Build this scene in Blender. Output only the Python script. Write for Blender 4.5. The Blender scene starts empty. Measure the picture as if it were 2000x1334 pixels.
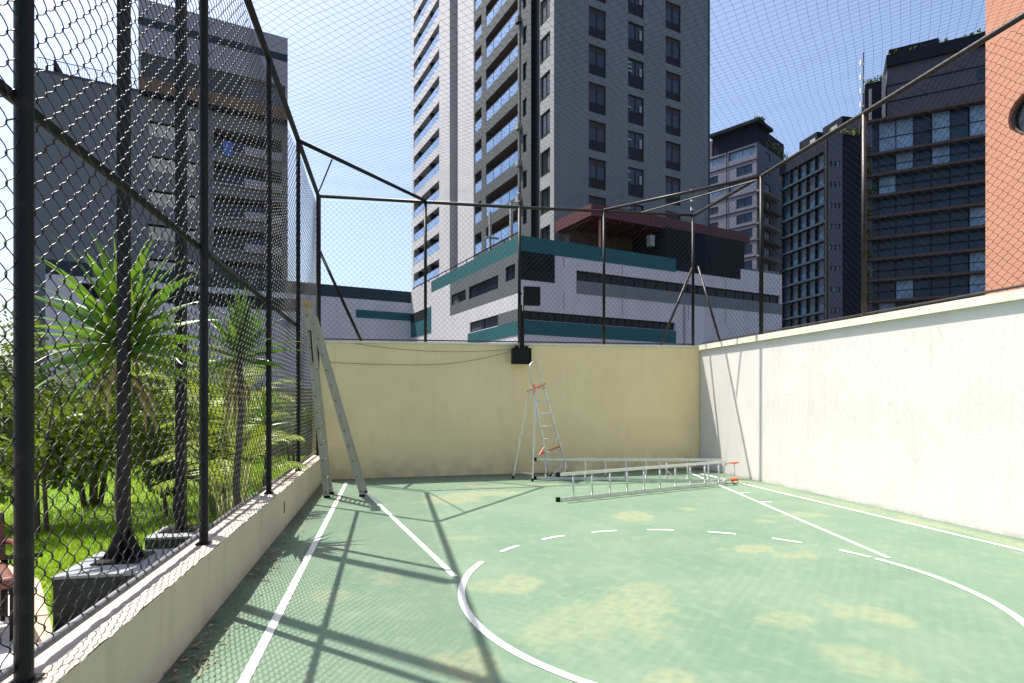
import bpy, math, random
import numpy as np
R = math.radians
PI = math.pi
random.seed(7)
rng = np.random.default_rng(7)
scene = bpy.context.scene
COL = scene.collection

# ---------------------------------------------------------------- camera
YAW = R(11.894)
CAM_H = 1.4
cd = bpy.data.cameras.new("camera")
cam = bpy.data.objects.new("camera", cd)
COL.objects.link(cam)
cam.location = (0, 0, CAM_H)
cam.rotation_euler = (R(90), 0, -YAW)
cd.sensor_width = 36.0
cd.lens = 36.0 * 1130 / 2000
cd.shift_y = 0.0565
cd.clip_start = 0.02
cd.clip_end = 2000
scene.camera = cam

# ---------------------------------------------------------------- world, sun, exposure
SUN = np.array([-0.355, 0.335, 1.0]); SUN = SUN / np.linalg.norm(SUN)
EL = math.asin(SUN[2]); AZ = math.atan2(SUN[0], SUN[1])
w = bpy.data.worlds.new("World"); scene.world = w; w.use_nodes = True
nt = w.node_tree
bg = nt.nodes["Background"]
sky = nt.nodes.new("ShaderNodeTexSky"); sky.sky_type = 'NISHITA'
sky.sun_disc = False; sky.sun_elevation = EL; sky.sun_rotation = AZ
sky.air_density = 1.0; sky.dust_density = 3.2; sky.ozone_density = 3.2
nt.links.new(sky.outputs[0], bg.inputs[0]); bg.inputs[1].default_value = 0.13
sl = bpy.data.lights.new("sun", 'SUN'); sl.energy = 5.0; sl.angle = R(0.5); sl.color = (1.0, 0.95, 0.87)
so = bpy.data.objects.new("sun", sl); COL.objects.link(so)
so.rotation_euler = (R(90) - EL, 0, -AZ + PI)
import mathutils
so.rotation_euler = mathutils.Vector((-SUN[0], -SUN[1], -SUN[2])).to_track_quat('-Z', 'Y').to_euler()
scene.view_settings.view_transform = 'Standard'
scene.view_settings.look = 'None'
scene.view_settings.exposure = 0.9
scene.view_settings.gamma = 1.0
scene.cycles.max_bounces = 6
scene.cycles.transparent_max_bounces = 8

# ---------------------------------------------------------------- materials
MATS = {}
def mat(name, col, rough=0.8, metal=0.0, spec=0.5, var=0.0, scale=6.0, bump=0.0, bscale=40.0, col2=None, stretch=None, trans=0.0, thr=None):
    if name in MATS: return MATS[name]
    m = bpy.data.materials.new(name); m.use_nodes = True
    n = m.node_tree.nodes; l = m.node_tree.links
    p = n["Principled BSDF"]
    p.inputs['Roughness'].default_value = rough
    p.inputs['Metallic'].default_value = metal
    p.inputs['Specular IOR Level'].default_value = spec
    c = tuple(col) + (1,)
    p.inputs['Base Color'].default_value = c
    if trans > 0:
        p.inputs['Transmission Weight'].default_value = trans
    if var > 0 or col2 or bump > 0:
        tc = n.new('ShaderNodeTexCoord'); mp = n.new('ShaderNodeMapping')
        l.new(tc.outputs['Object'], mp.inputs[0])
        if stretch: mp.inputs['Scale'].default_value = stretch
    if var > 0 or col2:
        no = n.new('ShaderNodeTexNoise'); no.inputs['Scale'].default_value = scale; no.inputs['Detail'].default_value = 6; no.inputs['Roughness'].default_value = 0.62
        l.new(mp.outputs[0], no.inputs[0])
        cr = n.new('ShaderNodeValToRGB')
        lo, hi = thr or (0.3, 0.7)
        cr.color_ramp.elements[0].position = lo; cr.color_ramp.elements[1].position = hi
        if col2 is None:
            a = tuple(x * (1 - var) for x in col); b = tuple(min(1, x * (1 + var)) for x in col)
        else: a, b = col, col2
        cr.color_ramp.elements[0].color = tuple(a) + (1,); cr.color_ramp.elements[1].color = tuple(b) + (1,)
        l.new(no.outputs['Fac'], cr.inputs[0]); l.new(cr.outputs[0], p.inputs['Base Color'])
    if bump > 0:
        nb = n.new('ShaderNodeTexNoise'); nb.inputs['Scale'].default_value = bscale; nb.inputs['Detail'].default_value = 5
        l.new(mp.outputs[0], nb.inputs[0])
        bp = n.new('ShaderNodeBump'); bp.inputs['Strength'].default_value = bump; bp.inputs['Distance'].default_value = 0.02
        l.new(nb.outputs['Fac'], bp.inputs['Height']); l.new(bp.outputs[0], p.inputs['Normal'])
    MATS[name] = m
    return m

# ---------------------------------------------------------------- mesh helpers
class MB:
    def __init__(s): s.v = []; s.f = []
    def add(s, vs, fs):
        b = len(s.v); s.v += [tuple(map(float, p)) for p in vs]; s.f += [tuple(b + i for i in f) for f in fs]; return s
    def box(s, x0, x1, y0, y1, z0, z1):
        vs = [(x, y, z) for z in (z0, z1) for y in (y0, y1) for x in (x0, x1)]
        return s.add(vs, [(0, 2, 3, 1), (4, 5, 7, 6), (0, 1, 5, 4), (2, 6, 7, 3), (0, 4, 6, 2), (1, 3, 7, 5)])
    def quad(s, a, b, c, d): return s.add([a, b, c, d], [(0, 1, 2, 3)])
    def bar(s, a, b, wd, dp=None, up=(0, 0, 1)):
        "rectangular bar from a to b"
        a = np.array(a, float); b = np.array(b, float); dp = dp or wd
        t = b - a; t /= np.linalg.norm(t); u = np.array(up, float)
        if abs(t @ u) > 0.95: u = np.array((0, 1, 0.))
        sx = np.cross(t, u); sx /= np.linalg.norm(sx); sy = np.cross(sx, t)
        vs = [p + sx * i * wd / 2 + sy * j * dp / 2 for p in (a, b) for (i, j) in ((-1, -1), (1, -1), (1, 1), (-1, 1))]
        return s.add(vs, [(3, 2, 1, 0), (4, 5, 6, 7), (0, 1, 5, 4), (1, 2, 6, 5), (2, 3, 7, 6), (3, 0, 4, 7)])
    def tube(s, pts, r, n=10, caps=True):
        pts = [np.array(p, float) for p in pts]; rs = r if isinstance(r, (list, tuple)) else [r] * len(pts)
        prev = None; rings = []; b = len(s.v)
        for i, p in enumerate(pts):
            t = pts[min(i + 1, len(pts) - 1)] - pts[max(i - 1, 0)]; t = t / (np.linalg.norm(t) + 1e-12)
            if prev is None:
                u = np.array((0, 0, 1.)) if abs(t[2]) < 0.9 else np.array((1., 0, 0))
                a = np.cross(t, u)
            else:
                a = prev - t * (prev @ t)
            a /= np.linalg.norm(a); prev = a; c = np.cross(t, a)
            for k in range(n):
                an = 2 * PI * k / n
                s.v.append(tuple(p + rs[i] * (math.cos(an) * a + math.sin(an) * c)))
        m = len(pts)
        for i in range(m - 1):
            for k in range(n):
                k2 = (k + 1) % n
                s.f.append((b + i * n + k, b + i * n + k2, b + (i + 1) * n + k2, b + (i + 1) * n + k))
        if caps:
            s.f.append(tuple(b + k for k in reversed(range(n)))); s.f.append(tuple(b + (m - 1) * n + k for k in range(n)))
        return s
    def build(s, name, m, parent=None, smooth=False, loc=None):
        me = bpy.data.meshes.new(name)
        me.from_pydata(s.v, [], s.f); me.update()
        if smooth: me.polygons.foreach_set('use_smooth', [True] * len(me.polygons))
        if isinstance(m, (list, tuple)):
            for x in m: me.materials.append(x)
        else: me.materials.append(m)
        o = bpy.data.objects.new(name, me); COL.objects.link(o)
        if parent: o.parent = parent
        if loc: o.location = loc
        return o

def np_mesh(name, verts, quads, m, parent=None, smooth=False):
    verts = np.asarray(verts, np.float32); quads = np.asarray(quads, np.int32); k = quads.shape[1]
    me = bpy.data.meshes.new(name)
    me.vertices.add(len(verts)); me.vertices.foreach_set('co', verts.ravel())
    me.loops.add(quads.size); me.loops.foreach_set('vertex_index', quads.ravel())
    me.polygons.add(len(quads)); me.polygons.foreach_set('loop_start', np.arange(0, quads.size, k, dtype=np.int32))
    me.polygons.foreach_set('loop_total', np.full(len(quads), k, np.int32))
    if smooth: me.polygons.foreach_set('use_smooth', np.ones(len(quads), bool))
    me.update(calc_edges=True); me.validate()
    me.materials.append(m)
    o = bpy.data.objects.new(name, me); COL.objects.link(o)
    if parent: o.parent = parent
    return o

def strands(P, r, n=3):
    """P: (S, K, 3) polylines -> tube verts / quads, vectorised"""
    S, K, _ = P.shape
    T = np.empty_like(P); T[:, 1:-1] = P[:, 2:] - P[:, :-2]; T[:, 0] = P[:, 1] - P[:, 0]; T[:, -1] = P[:, -1] - P[:, -2]
    T /= np.linalg.norm(T, axis=2, keepdims=True)
    U = np.broadcast_to(np.array([0.13, 0.97, 0.2]), P.shape)
    A = np.cross(T, U); A /= np.linalg.norm(A, axis=2, keepdims=True) + 1e-9
    B = np.cross(T, A)
    an = np.arange(n) * 2 * PI / n
    V = P[:, :, None, :] + r * (np.cos(an)[None, None, :, None] * A[:, :, None, :] + np.sin(an)[None, None, :, None] * B[:, :, None, :])
    idx = np.arange(S * K * n).reshape(S, K, n)
    a = idx[:, :-1, :]; b = np.roll(idx, -1, axis=2)[:, :-1, :]; c = np.roll(idx, -1, axis=2)[:, 1:, :]; d = idx[:, 1:, :]
    Q = np.stack([a, b, c, d], axis=-1).reshape(-1, 4)
    return V.reshape(-1, 3), Q

def tag(o, label=None, cat=None, group=None, kind=None):
    if label: o['label'] = label
    if cat: o['category'] = cat
    if group: o['group'] = group
    if kind: o['kind'] = kind
    return o
def empty(name, loc=(0, 0, 0), rz=0.0, label=None, cat=None, group=None):
    o = bpy.data.objects.new(name, None); COL.objects.link(o); o.location = loc; o.rotation_euler = (0, 0, rz)
    o.empty_display_size = 0.3
    return tag(o, label, cat, group)
KIDS = {}
def copy_tree(o, parent=None):
    c = o.copy(); COL.objects.link(c)
    if parent: c.parent = parent
    for ch in list(o.children): copy_tree(ch, c)
    return c

def wall_mat(name, base, base2, streak, rough=0.9, dirt=(0.30, 0.27, 0.20), z0=0.0, zr=0.5, bump=0.25):
    "painted render: cloudy variation, faint vertical streaks, grime that gathers in a ragged band at the foot"
    m = bpy.data.materials.new(name); m.use_nodes = True
    n = m.node_tree.nodes; l = m.node_tree.links; p = n["Principled BSDF"]; p.inputs['Roughness'].default_value = rough
    p.inputs['Specular IOR Level'].default_value = 0.2
    tc = n.new('ShaderNodeTexCoord')
    def noise(scale, st=(1, 1, 1), detail=6):
        mp = n.new('ShaderNodeMapping'); mp.inputs['Scale'].default_value = st; l.new(tc.outputs['Object'], mp.inputs[0])
        x = n.new('ShaderNodeTexNoise'); x.inputs['Scale'].default_value = scale; x.inputs['Detail'].default_value = detail
        l.new(mp.outputs[0], x.inputs[0]); return x.outputs['Fac']
    def ramp(v, a, b, lo=0.0, hi=1.0):
        r = n.new('ShaderNodeMapRange'); r.inputs[1].default_value = a; r.inputs[2].default_value = b; r.inputs[3].default_value = lo; r.inputs[4].default_value = hi
        l.new(v, r.inputs[0]); return r.outputs[0]
    def mix(f, a, b):
        x = n.new('ShaderNodeMix'); x.data_type = 'RGBA'
        if isinstance(f, float): x.inputs[0].default_value = f
        else: l.new(f, x.inputs[0])
        for i, q in ((6, a), (7, b)):
            if isinstance(q, tuple): x.inputs[i].default_value = q + (1,)
            else: l.new(q, x.inputs[i])
        return x.outputs[2]
    c = mix(ramp(noise(1.3), 0.35, 0.68), base, base2)
    c = mix(ramp(noise(7, (1, 1, 0.12)), 0.55, 0.8, 0, streak), c, dirt)
    c = mix(ramp(noise(18), 0.66, 0.74, 0, 0.35), c, dirt)
    sx = n.new('ShaderNodeSeparateXYZ'); l.new(tc.outputs['Object'], sx.inputs[0])
    g = ramp(sx.outputs[2], z0 + 0.01, z0 + zr, 0.5, 0.0)
    mu = n.new('ShaderNodeMath'); mu.operation = 'MULTIPLY'; l.new(g, mu.inputs[0]); l.new(ramp(noise(4), 0.35, 0.7), mu.inputs[1])
    c = mix(mu.outputs[0], c, dirt)
    l.new(c, p.inputs['Base Color'])
    bp = n.new('ShaderNodeBump'); bp.inputs['Strength'].default_value = bump; bp.inputs['Distance'].default_value = 0.01
    l.new(noise(55), bp.inputs['Height']); l.new(bp.outputs[0], p.inputs['Normal'])
    return m

M_back = wall_mat("cream_render", (0.90, 0.73, 0.41), (0.84, 0.66, 0.37), 0.10)
M_right = wall_mat("white_render", (0.655, 0.63, 0.595), (0.615, 0.59, 0.55), 0.14, zr=0.07)
M_low = wall_mat("planter_render", (0.60, 0.54, 0.40), (0.53, 0.48, 0.36), 0.40, zr=0.12)
M_cope = mat("coping_paint", (0.72, 0.70, 0.54), 0.85, var=0.12, scale=9, bump=0.2)
M_black = mat("black_enamel", (0.006, 0.006, 0.007), 0.5, spec=0.25, col2=(0.035, 0.024, 0.018), thr=(0.58, 0.75), scale=9, bump=0.1, bscale=30)
M_wire = mat("black_pvc_wire", (0.012, 0.012, 0.014), 0.45, spec=0.35)
M_mesh2 = mat("dull_black_wire", (0.012, 0.012, 0.013), 0.7, spec=0.12)
M_net = mat("black_nylon", (0.02, 0.02, 0.024), 0.95, spec=0.0)
M_rail = mat("worn_rail", (0.014, 0.012, 0.012), 0.45, spec=0.35, col2=(0.04, 0.03, 0.027), scale=8, bump=0.1)
M_grail = mat("grey_rail", (0.13, 0.13, 0.14), 0.5, var=0.3, scale=14)
M_white_line = mat("court_line_paint", (0.70, 0.70, 0.66), 0.7, col2=(0.36, 0.42, 0.34), scale=34, thr=(0.50, 0.80))
M_alu = mat("aluminium", (0.62, 0.62, 0.60), 0.38, metal=0.75, var=0.15, scale=20)
M_alup = mat("dull_aluminium", (0.55, 0.55, 0.52), 0.6, metal=0.3, var=0.2, scale=15)
M_orange = mat("orange_plastic", (0.75, 0.13, 0.05), 0.45)
M_wood = mat("weathered_wood", (0.44, 0.42, 0.34), 0.8, col2=(0.33, 0.31, 0.24), scale=5, stretch=(6, 6, 0.6), bump=0.3)
M_dark = mat("dark_fixture", (0.007, 0.007, 0.006), 0.6, spec=0.2)
M_cable = mat("cable", (0.10, 0.09, 0.07), 0.7)

# ================================================================= SETTING
# ---- ground
g = MB().quad((-400, -400, -0.62), (400, -400, -0.62), (400, 600, -0.62), (-400, 600, -0.62))
tag(g.build("ground", mat("asphalt", (0.06, 0.06, 0.06), 0.9, var=0.3, scale=0.5)), kind='structure')

# ---- court floor (fine grid with a wear mask of repair patches)
PATCH = [(1.2, 3.51, 0.40, 0.30), (1.52, 3.67, 0.2, 0.26), (0.88, 4.27, 0.24, 0.2), (0.63, 4.3, 0.12, 0.1), (1.84, 3.98, 0.19, 0.18), (2.76, 6.45, 0.21, 0.21),
         (-0.03, 4.62, 0.16, 0.17), (-0.43, 4.26, 0.13, 0.15), (3.32, 4.84, 0.19, 0.13), (3.52, 4.56, 0.25, 0.15), (2.42, 3.23, 0.19, 0.11),
         (3.01, 3.23, 0.17, 0.1), (3.1, 3.09, 0.15, 0.12), (2.94, 3.44, 0.05, 0.09), (2.57, 2.63, 0.16, 0.2), (0.42, 3.02, 0.15, 0.2), (0.83, 8.12, 0.5, 0.3),
         (1.38, 2.68, 0.15, 0.08), (1.32, 8.46, 0.45, 0.3), (4.86, 6.16, 0.3, 0.15), (3.71, 6.74, 0.08, 0.1), (0.8, 5.82, 0.16, 0.09), (2.2, 1.9, 0.3, 0.2), (0.3, 1.6, 0.3, 0.3),
         (4.9, 2.6, 0.3, 0.5), (4.2, 5.9, 0.12, 0.1), (5.9, 7.5, 0.12, 1.6), (5.95, 4.6, 0.12, 1.0), (2.0, 9.2, 0.8, 0.12)]
def court():
    step = 0.045
    xs = np.arange(-1.2, 6.32, step); ys = np.arange(-3.0, 10.95, step)
    X, Y = np.meshgrid(xs, ys)
    def fbm(X, Y, s):
        v = 0
        r2 = np.random.default_rng(3)
        for k in range(14):
            a = r2.uniform(0, 2 * PI); f = s * r2.uniform(0.6, 3.2); v = v + np.sin((X * math.cos(a) + Y * math.sin(a)) * f + r2.uniform(0, 6.28)) / (f / s) ** 0.7
        return v / 4
    nz = fbm(X, Y, 6.0) + 0.55 * fbm(X + 3, Y + 1, 19.0)
    Mk = np.zeros_like(X); r3 = np.random.default_rng(11)
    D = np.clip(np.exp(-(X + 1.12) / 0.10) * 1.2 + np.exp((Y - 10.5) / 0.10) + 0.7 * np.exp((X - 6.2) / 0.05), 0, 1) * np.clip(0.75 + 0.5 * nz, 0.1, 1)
    for (cx, cy, a, b) in PATCH:
        d = np.sqrt(((X - cx) / (a * 1.15)) ** 2 + ((Y - cy) / (b * 1.15)) ** 2) + 0.40 * nz
        Mk = np.maximum(Mk, np.clip((1.06 - d) / 0.26, 0, 1) * r3.uniform(0.45, 0.9))
    nx, ny = len(xs), len(ys)
    V = np.stack([X, Y, np.zeros_like(X)], -1).reshape(-1, 3)
    idx = np.arange(nx * ny).reshape(ny, nx)
    Q = np.stack([idx[:-1, :-1], idx[:-1, 1:], idx[1:, 1:], idx[1:, :-1]], -1).reshape(-1, 4)
    m = bpy.data.materials.new("court_paint"); m.use_nodes = True
    n = m.node_tree.nodes; l = m.node_tree.links; p = n["Principled BSDF"]
    p.inputs['Roughness'].default_value = 0.62; p.inputs['Specular IOR Level'].default_value = 0.35
    tc = n.new('ShaderNodeTexCoord'); at = n.new('ShaderNodeAttribute'); at.attribute_name = 'wear'
    def noise(s, d=6, st=(1, 1, 1)):
        mp = n.new('ShaderNodeMapping'); mp.inputs['Scale'].default_value = st; l.new(tc.outputs['Object'], mp.inputs[0])
        x = n.new('ShaderNodeTexNoise'); x.inputs['Scale'].default_value = s; x.inputs['Detail'].default_value = d; l.new(mp.outputs[0], x.inputs[0]); return x.outputs['Fac']
    def rng_(v, a, b, lo, hi):
        r = n.new('ShaderNodeMapRange'); r.inputs[1].default_value = a; r.inputs[2].default_value = b; r.inputs[3].default_value = lo; r.inputs[4].default_value = hi; l.new(v, r.inputs[0]); return r.outputs[0]
    def mix(f, a, b):
        x = n.new('ShaderNodeMix'); x.data_type = 'RGBA'; l.new(f, x.inputs[0])
        for i, q in ((6, a), (7, b)):
            if isinstance(q, tuple): x.inputs[i].default_value = q + (1,)
            else: l.new(q, x.inputs[i])
        return x.outputs[2]
    c = mix(rng_(noise(1.2), 0.35, 0.65, 0, 1), (0.112, 0.186, 0.124), (0.145, 0.212, 0.142))
    c = mix(rng_(noise(9, 8, (1, 0.7, 1)), 0.5, 0.75, 0, 0.35), c, (0.24, 0.29, 0.20))
    c = mix(rng_(noise(22, 8), 0.62, 0.72, 0, 0.25), c, (0.13, 0.18, 0.13))
    mu = n.new('ShaderNodeMath'); mu.operation = 'MULTIPLY'; l.new(at.outputs['Fac'], mu.inputs[0]); l.new(rng_(noise(14, 8), 0.3, 0.60, 0.15, 0.85), mu.inputs[1])
    c = mix(mu.outputs[0], c, (0.26, 0.27, 0.15))
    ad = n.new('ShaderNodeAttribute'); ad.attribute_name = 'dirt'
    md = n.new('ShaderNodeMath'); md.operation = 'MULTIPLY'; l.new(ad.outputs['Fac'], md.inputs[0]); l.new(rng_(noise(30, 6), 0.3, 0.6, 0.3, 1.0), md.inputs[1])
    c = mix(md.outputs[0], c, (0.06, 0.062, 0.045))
    # scuffs dragged across the paint
    c = mix(rng_(noise(3.0, 9, (1, 6, 1)), 0.60, 0.70, 0, 0.16), c, (0.21, 0.27, 0.19))
    c = mix(rng_(noise(2.2, 9, (5, 1, 1)), 0.62, 0.70, 0, 0.12), c, (0.10, 0.15, 0.105))
    # dirt that has gathered in flecks
    c = mix(rng_(noise(60, 4), 0.74, 0.78, 0, 0.5), c, (0.4, 0.4, 0.32))
    l.new(c, p.inputs['Base Color'])
    bp = n.new('ShaderNodeBump'); bp.inputs['Strength'].default_value = 0.25; bp.inputs['Distance'].default_value = 0.004
    l.new(noise(120, 4), bp.inputs['Height']); l.new(bp.outputs[0], p.inputs['Normal'])
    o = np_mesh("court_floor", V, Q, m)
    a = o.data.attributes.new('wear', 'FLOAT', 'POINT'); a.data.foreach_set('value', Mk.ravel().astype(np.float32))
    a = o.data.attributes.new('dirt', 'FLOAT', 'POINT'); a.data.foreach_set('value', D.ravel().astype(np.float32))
    tag(o, kind='structure')
court()

# ---- court markings
mk = MB(); ZL = 0.004
def strip(a, b, wd):
    a = np.array(a, float); b = np.array(b, float); t = b - a; t /= np.linalg.norm(t); nn = np.array((-t[1], t[0])) * wd / 2
    mk.quad((*(a - nn), ZL), (*(b - nn), ZL), (*(b + nn), ZL), (*(a + nn), ZL))
def arc(cx, cy, r, a0, a1, wd, n=60):
    for i in range(n):
        p, q = R(a0 + (a1 - a0) * i / n), R(a0 + (a1 - a0) * (i + 1) / n)
        mk.quad((cx + (r - wd / 2) * math.cos(p), cy + (r - wd / 2) * math.sin(p), ZL), (cx + (r - wd / 2) * math.cos(q), cy + (r - wd / 2) * math.sin(q), ZL),
                (cx + (r + wd / 2) * math.cos(q), cy + (r + wd / 2) * math.sin(q), ZL), (cx + (r + wd / 2) * math.cos(p), cy + (r + wd / 2) * math.sin(p), ZL))
strip((-0.70, -3), (-0.72, 10.1), 0.055)
strip((5.73, -3), (5.72, 9.95), 0.055)
arc(2.35, 3.94, 1.86, 148, 371.5, 0.052, 110)
for k in range(7):
    a0 = 136.8 - 19.2 * k
    arc(2.35, 3.94, 1.86, a0, a0 - 8.6, 0.045, 6)
strip((0.50, 4.56), (-0.55, 10.0), 0.05)
strip((4.30, 4.30), (5.62, 10.2), 0.045)
for y in (7.0, 7.75): strip((4.30 + (y - 4.3) * 0.2237 + 0.03, y), (4.30 + (y - 4.3) * 0.2237 + 0.2, y), 0.045)
tag(mk.build("court_markings", M_white_line), kind='structure')

# ---- debris: dry leaf litter along the foot of the low wall
lf = MB()
for i in range(760):
    if random.random() < 0.75: x = -1.1 + abs(random.gauss(0, 0.10)); y = random.uniform(1.6, 10.3)
    else: x = random.uniform(-1, 6.1); y = 10.5 - abs(random.gauss(0, 0.09))
    if i > 700: x = -0.99 + random.gauss(0, 0.06); y = 3.35 + random.gauss(0, 0.12)
    s = random.uniform(0.006, 0.022); a = random.uniform(0, 2 * PI); z = 0.006 + random.random() * 0.008
    c, s_ = math.cos(a) * s, math.sin(a) * s
    lf.quad((x - c, y - s_, z), (x + s_ * .4, y - c * .4, z + s * .4), (x + c, y + s_, z), (x - s_ * .4, y + c * .4, z + 0.002))
tag(lf.build("leaf_litter", mat("dry_leaf", (0.24, 0.19, 0.09), 0.9, col2=(0.42, 0.36, 0.2), scale=3)), "dry leaf litter along the foot of the walls", "leaves", kind='stuff')

# ---- garden: lawn, terrace
GZ = -0.30
g = MB()
nx, ny = 60, 90
for j in range(ny + 1):
    for i in range(nx + 1):
        x = -13 + i * (11.68 / nx); y = 1.0 + j * (18.0 / ny)
        g.v.append((x, y, GZ + 0.015 * math.sin(x * 2.1) * math.cos(y * 1.7)))
for j in range(ny):
    for i in range(nx):
        b = j * (nx + 1) + i; g.f.append((b, b + 1, b + nx + 2, b + nx + 1))
tag(g.build("lawn", mat("lawn_soil", (0.10, 0.19, 0.022), 0.95, col2=(0.17, 0.27, 0.03), scale=5, bump=0.6, bscale=60)), kind='structure')
# terrace paving with a rounded border
edge = [(-6.0, 8.2), (-4.6, 7.3), (-3.84, 6.76), (-3.07, 5.95), (-2.66, 5.23), (-2.35, 4.7), (-2.05, 4.1), (-1.7, 3.2), (-1.42, 1.0)]
tp = MB(); n0 = len(edge)
for (x, y) in edge: tp.v.append((x - 0.10, y - 0.08, GZ + 0.05))
tp.v += [(-1.42, -4, GZ + 0.05), (-9, -4, GZ + 0.05), (-9, 8.0, GZ + 0.05)]
tp.f.append(tuple(range(len(tp.v))))
tag(tp.build("terrace_paving", mat("pale_paving", (0.50, 0.47, 0.44), 0.85, var=0.12, scale=3, bump=0.2)), kind='structure')
kb = MB()
for (a, b) in zip(edge[:-1], edge[1:]):
    kb.bar((a[0] - .05, a[1] - .04, GZ + 0.03), (b[0] - .05, b[1] - .04, GZ + 0.03), 0.12, 0.10)
tag(kb.build("terrace_kerb", mat("peach_kerb", (0.55, 0.38, 0.25), 0.85, var=0.15, scale=10)), kind='structure')

# grass blades
def blades(n, x0, x1, y0, y1, hmin, hmax):
    x = rng.uniform(x0, x1, n); y = rng.uniform(y0, y1, n)
    # keep off terrace and plinths
    e = np.array(edge[::-1]); ex = np.interp(y, e[:, 1], e[:, 0], left=-1.3, right=-99)
    ok = (x > ex + 0.03) & ~((x > -2.42) & (y > 4.75) & (y < 5.55)) & ~((x > -2.5) & (x < -1.85) & (y > 6.55) & (y < 7.25))
    x, y = x[ok], y[ok]; n = len(x)
    h = rng.uniform(hmin, hmax, n); a = rng.uniform(0, 2 * PI, n); wd = rng.uniform(0.003, 0.006, n) * (1 + y / 9)
    lx = rng.normal(0, 0.45, n) * h; ly = rng.normal(0, 0.45, n) * h
    dx, dy = np.cos(a) * wd, np.sin(a) * wd
    z = np.full(n, GZ - 0.005)
    V = np.stack([np.stack([x - dx, y - dy, z], -1), np.stack([x + dx, y + dy, z], -1), np.stack([x + lx, y + ly, z + h], -1)], 1).reshape(-1, 3)
    return V
V = np.concatenate([blades(60000, -6, -1.33, 2, 9, 0.03, 0.07), blades(50000, -12, -1.33, 8, 18, 0.04, 0.10)])
Q = np.arange(len(V)).reshape(-1, 3)
M_grass = mat("grass_blade", (0.14, 0.27, 0.012), 0.6, col2=(0.36, 0.50, 0.04), scale=1.2, spec=0.3)
tag(np_mesh("grass", V, Q, M_grass), "short bright green lawn grass behind the chain-link fence", "grass", kind='stuff')

# ================================================================= COURT WALLS
BW = [(-1.15, 10.53), (6.2, 10.80)]   # back wall face line
def bwy(x): return BW[0][1] + (x - BW[0][0]) * (BW[1][1] - BW[0][1]) / (BW[1][0] - BW[0][0])
def bwz(x): return 2.385 + (x + 1.15) * 0.010
bw = MB()
x0, x1 = -1.32, 6.42
vs = []
for x in (x0, x1):
    y = bwy(x)
    for (dy, z) in ((0, -0.3), (0, bwz(x)), (0.22, bwz(x)), (0.22, -0.3)): vs.append((x, y + dy, z))
bw.add(vs, [(0, 4, 5, 1), (1, 5, 6, 2), (2, 6, 7, 3), (0, 1, 2, 3), (7, 6, 5, 4)])
bwo = tag(bw.build("boundary_wall", M_back), "cream rendered wall across the far end of the court, in shade", "wall")
cp = MB(); vs = []
for x in (x0, x1):
    y = bwy(x); z = bwz(x) + 0.002
    for (dy, dz) in ((-0.025, 0), (-0.025, 0.035), (0.245, 0.035), (0.245, 0)): vs.append((x, y + dy, z + dz))
cp.add(vs, [(0, 4, 5, 1), (1, 5, 6, 2), (2, 6, 7, 3), (3, 7, 4, 0), (0, 1, 2, 3), (7, 6, 5, 4)])
cp.build("coping", M_cope, bwo)

rw = MB(); rw.box(6.2, 6.44, -4, 10.78, -0.3, 2.40)
rwo = tag(rw.build("boundary_wall", M_right), "tall white sunlit wall along the right side of the court", "wall")
MB().box(6.15, 6.50, -4, 10.745, 2.402, 2.50).build("coping", M_cope, rwo)

lw = MB(); lw.box(-1.345, -1.123, -4, 10.52, -0.4, 0.425)
lwo = tag(lw.build("low_wall", M_low), "low beige kerb wall carrying the left chain-link fence", "wall")
# rough chipped top, a strip of uneven mortar
tpz = MB(); ny = 320; 
for j in range(ny + 1):
    y = -4 + j * (14.5 / ny)
    for i in range(6):
        x = -1.343 + i * 0.0445 + (random.uniform(-.004, .006) if i in (5,) else 0)
        tpz.v.append((x, y, 0.428 + random.uniform(0, 0.009)))
for j in range(ny):
    for i in range(5):
        b = j * 6 + i; tpz.f.append((b, b + 1, b + 7, b + 6))
tpz.build("mortar_top", mat("mortar_top", (0.50, 0.44, 0.37), 0.95, col2=(0.42, 0.36, 0.28), scale=40, thr=(0.5, 0.72), bump=0.6, bscale=60), lwo)
MB().box(-1.1225, -1.119, 6.62, 6.66, 0.17, 0.29).build("drain_slot", M_dark, lwo)

# ================================================================= CHAIN-LINK FENCES
def chain_link(P0, P1, z0f, z1f, d=0.1, r=0.002, kseg=4, n=3, B=0.007, wob=0.0):
    P0 = np.array(P0, float); P1 = np.array(P1, float); L = np.linalg.norm(P1 - P0); t = (P1 - P0) / L; nn = np.array((-t[1], t[0]))
    S = int(L / (d / 2)); z0 = z0f; z1 = z1f
    H = int((z1 - z0) / (d / 2))
    K = H * kseg + 1
    s = np.arange(K) / kseg
    out = np.empty((S, K, 3))
    for k in range(S):
        ph = s + k
        fr = ph % 2; tri = np.where(fr < 1, fr, 2 - fr); up = (fr < 1)
        # soften corners into hooks
        tri = 0.5 - 0.55 * np.cos(PI * tri) * (0.90 + 0.1 * np.abs(np.cos(PI * tri)))
        wv = np.sin(PI * (ph % 1)) * np.where(up, 1, -1) * B
        u = k * d / 2 + tri * d / 2; u = u + 0.004 * np.sin(u * 2.9 + s * 0.21) + 0.0025 * np.sin(s * 0.9 + k)
        z = z0 + s * d / 2
        wv = wv + wob * np.sin(u * 1.7 + z * 1.3) + wob * 0.6 * np.sin(u * 4.1 - z * 2.3)
        out[k, :, 0] = P0[0] + t[0] * u + nn[0] * wv
        out[k, :, 1] = P0[1] + t[1] * u + nn[1] * wv
        out[k, :, 2] = z + wob * 0.4 * np.sin(u * 2.3)
    return strands(out, r, n)

FX = -1.22
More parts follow.
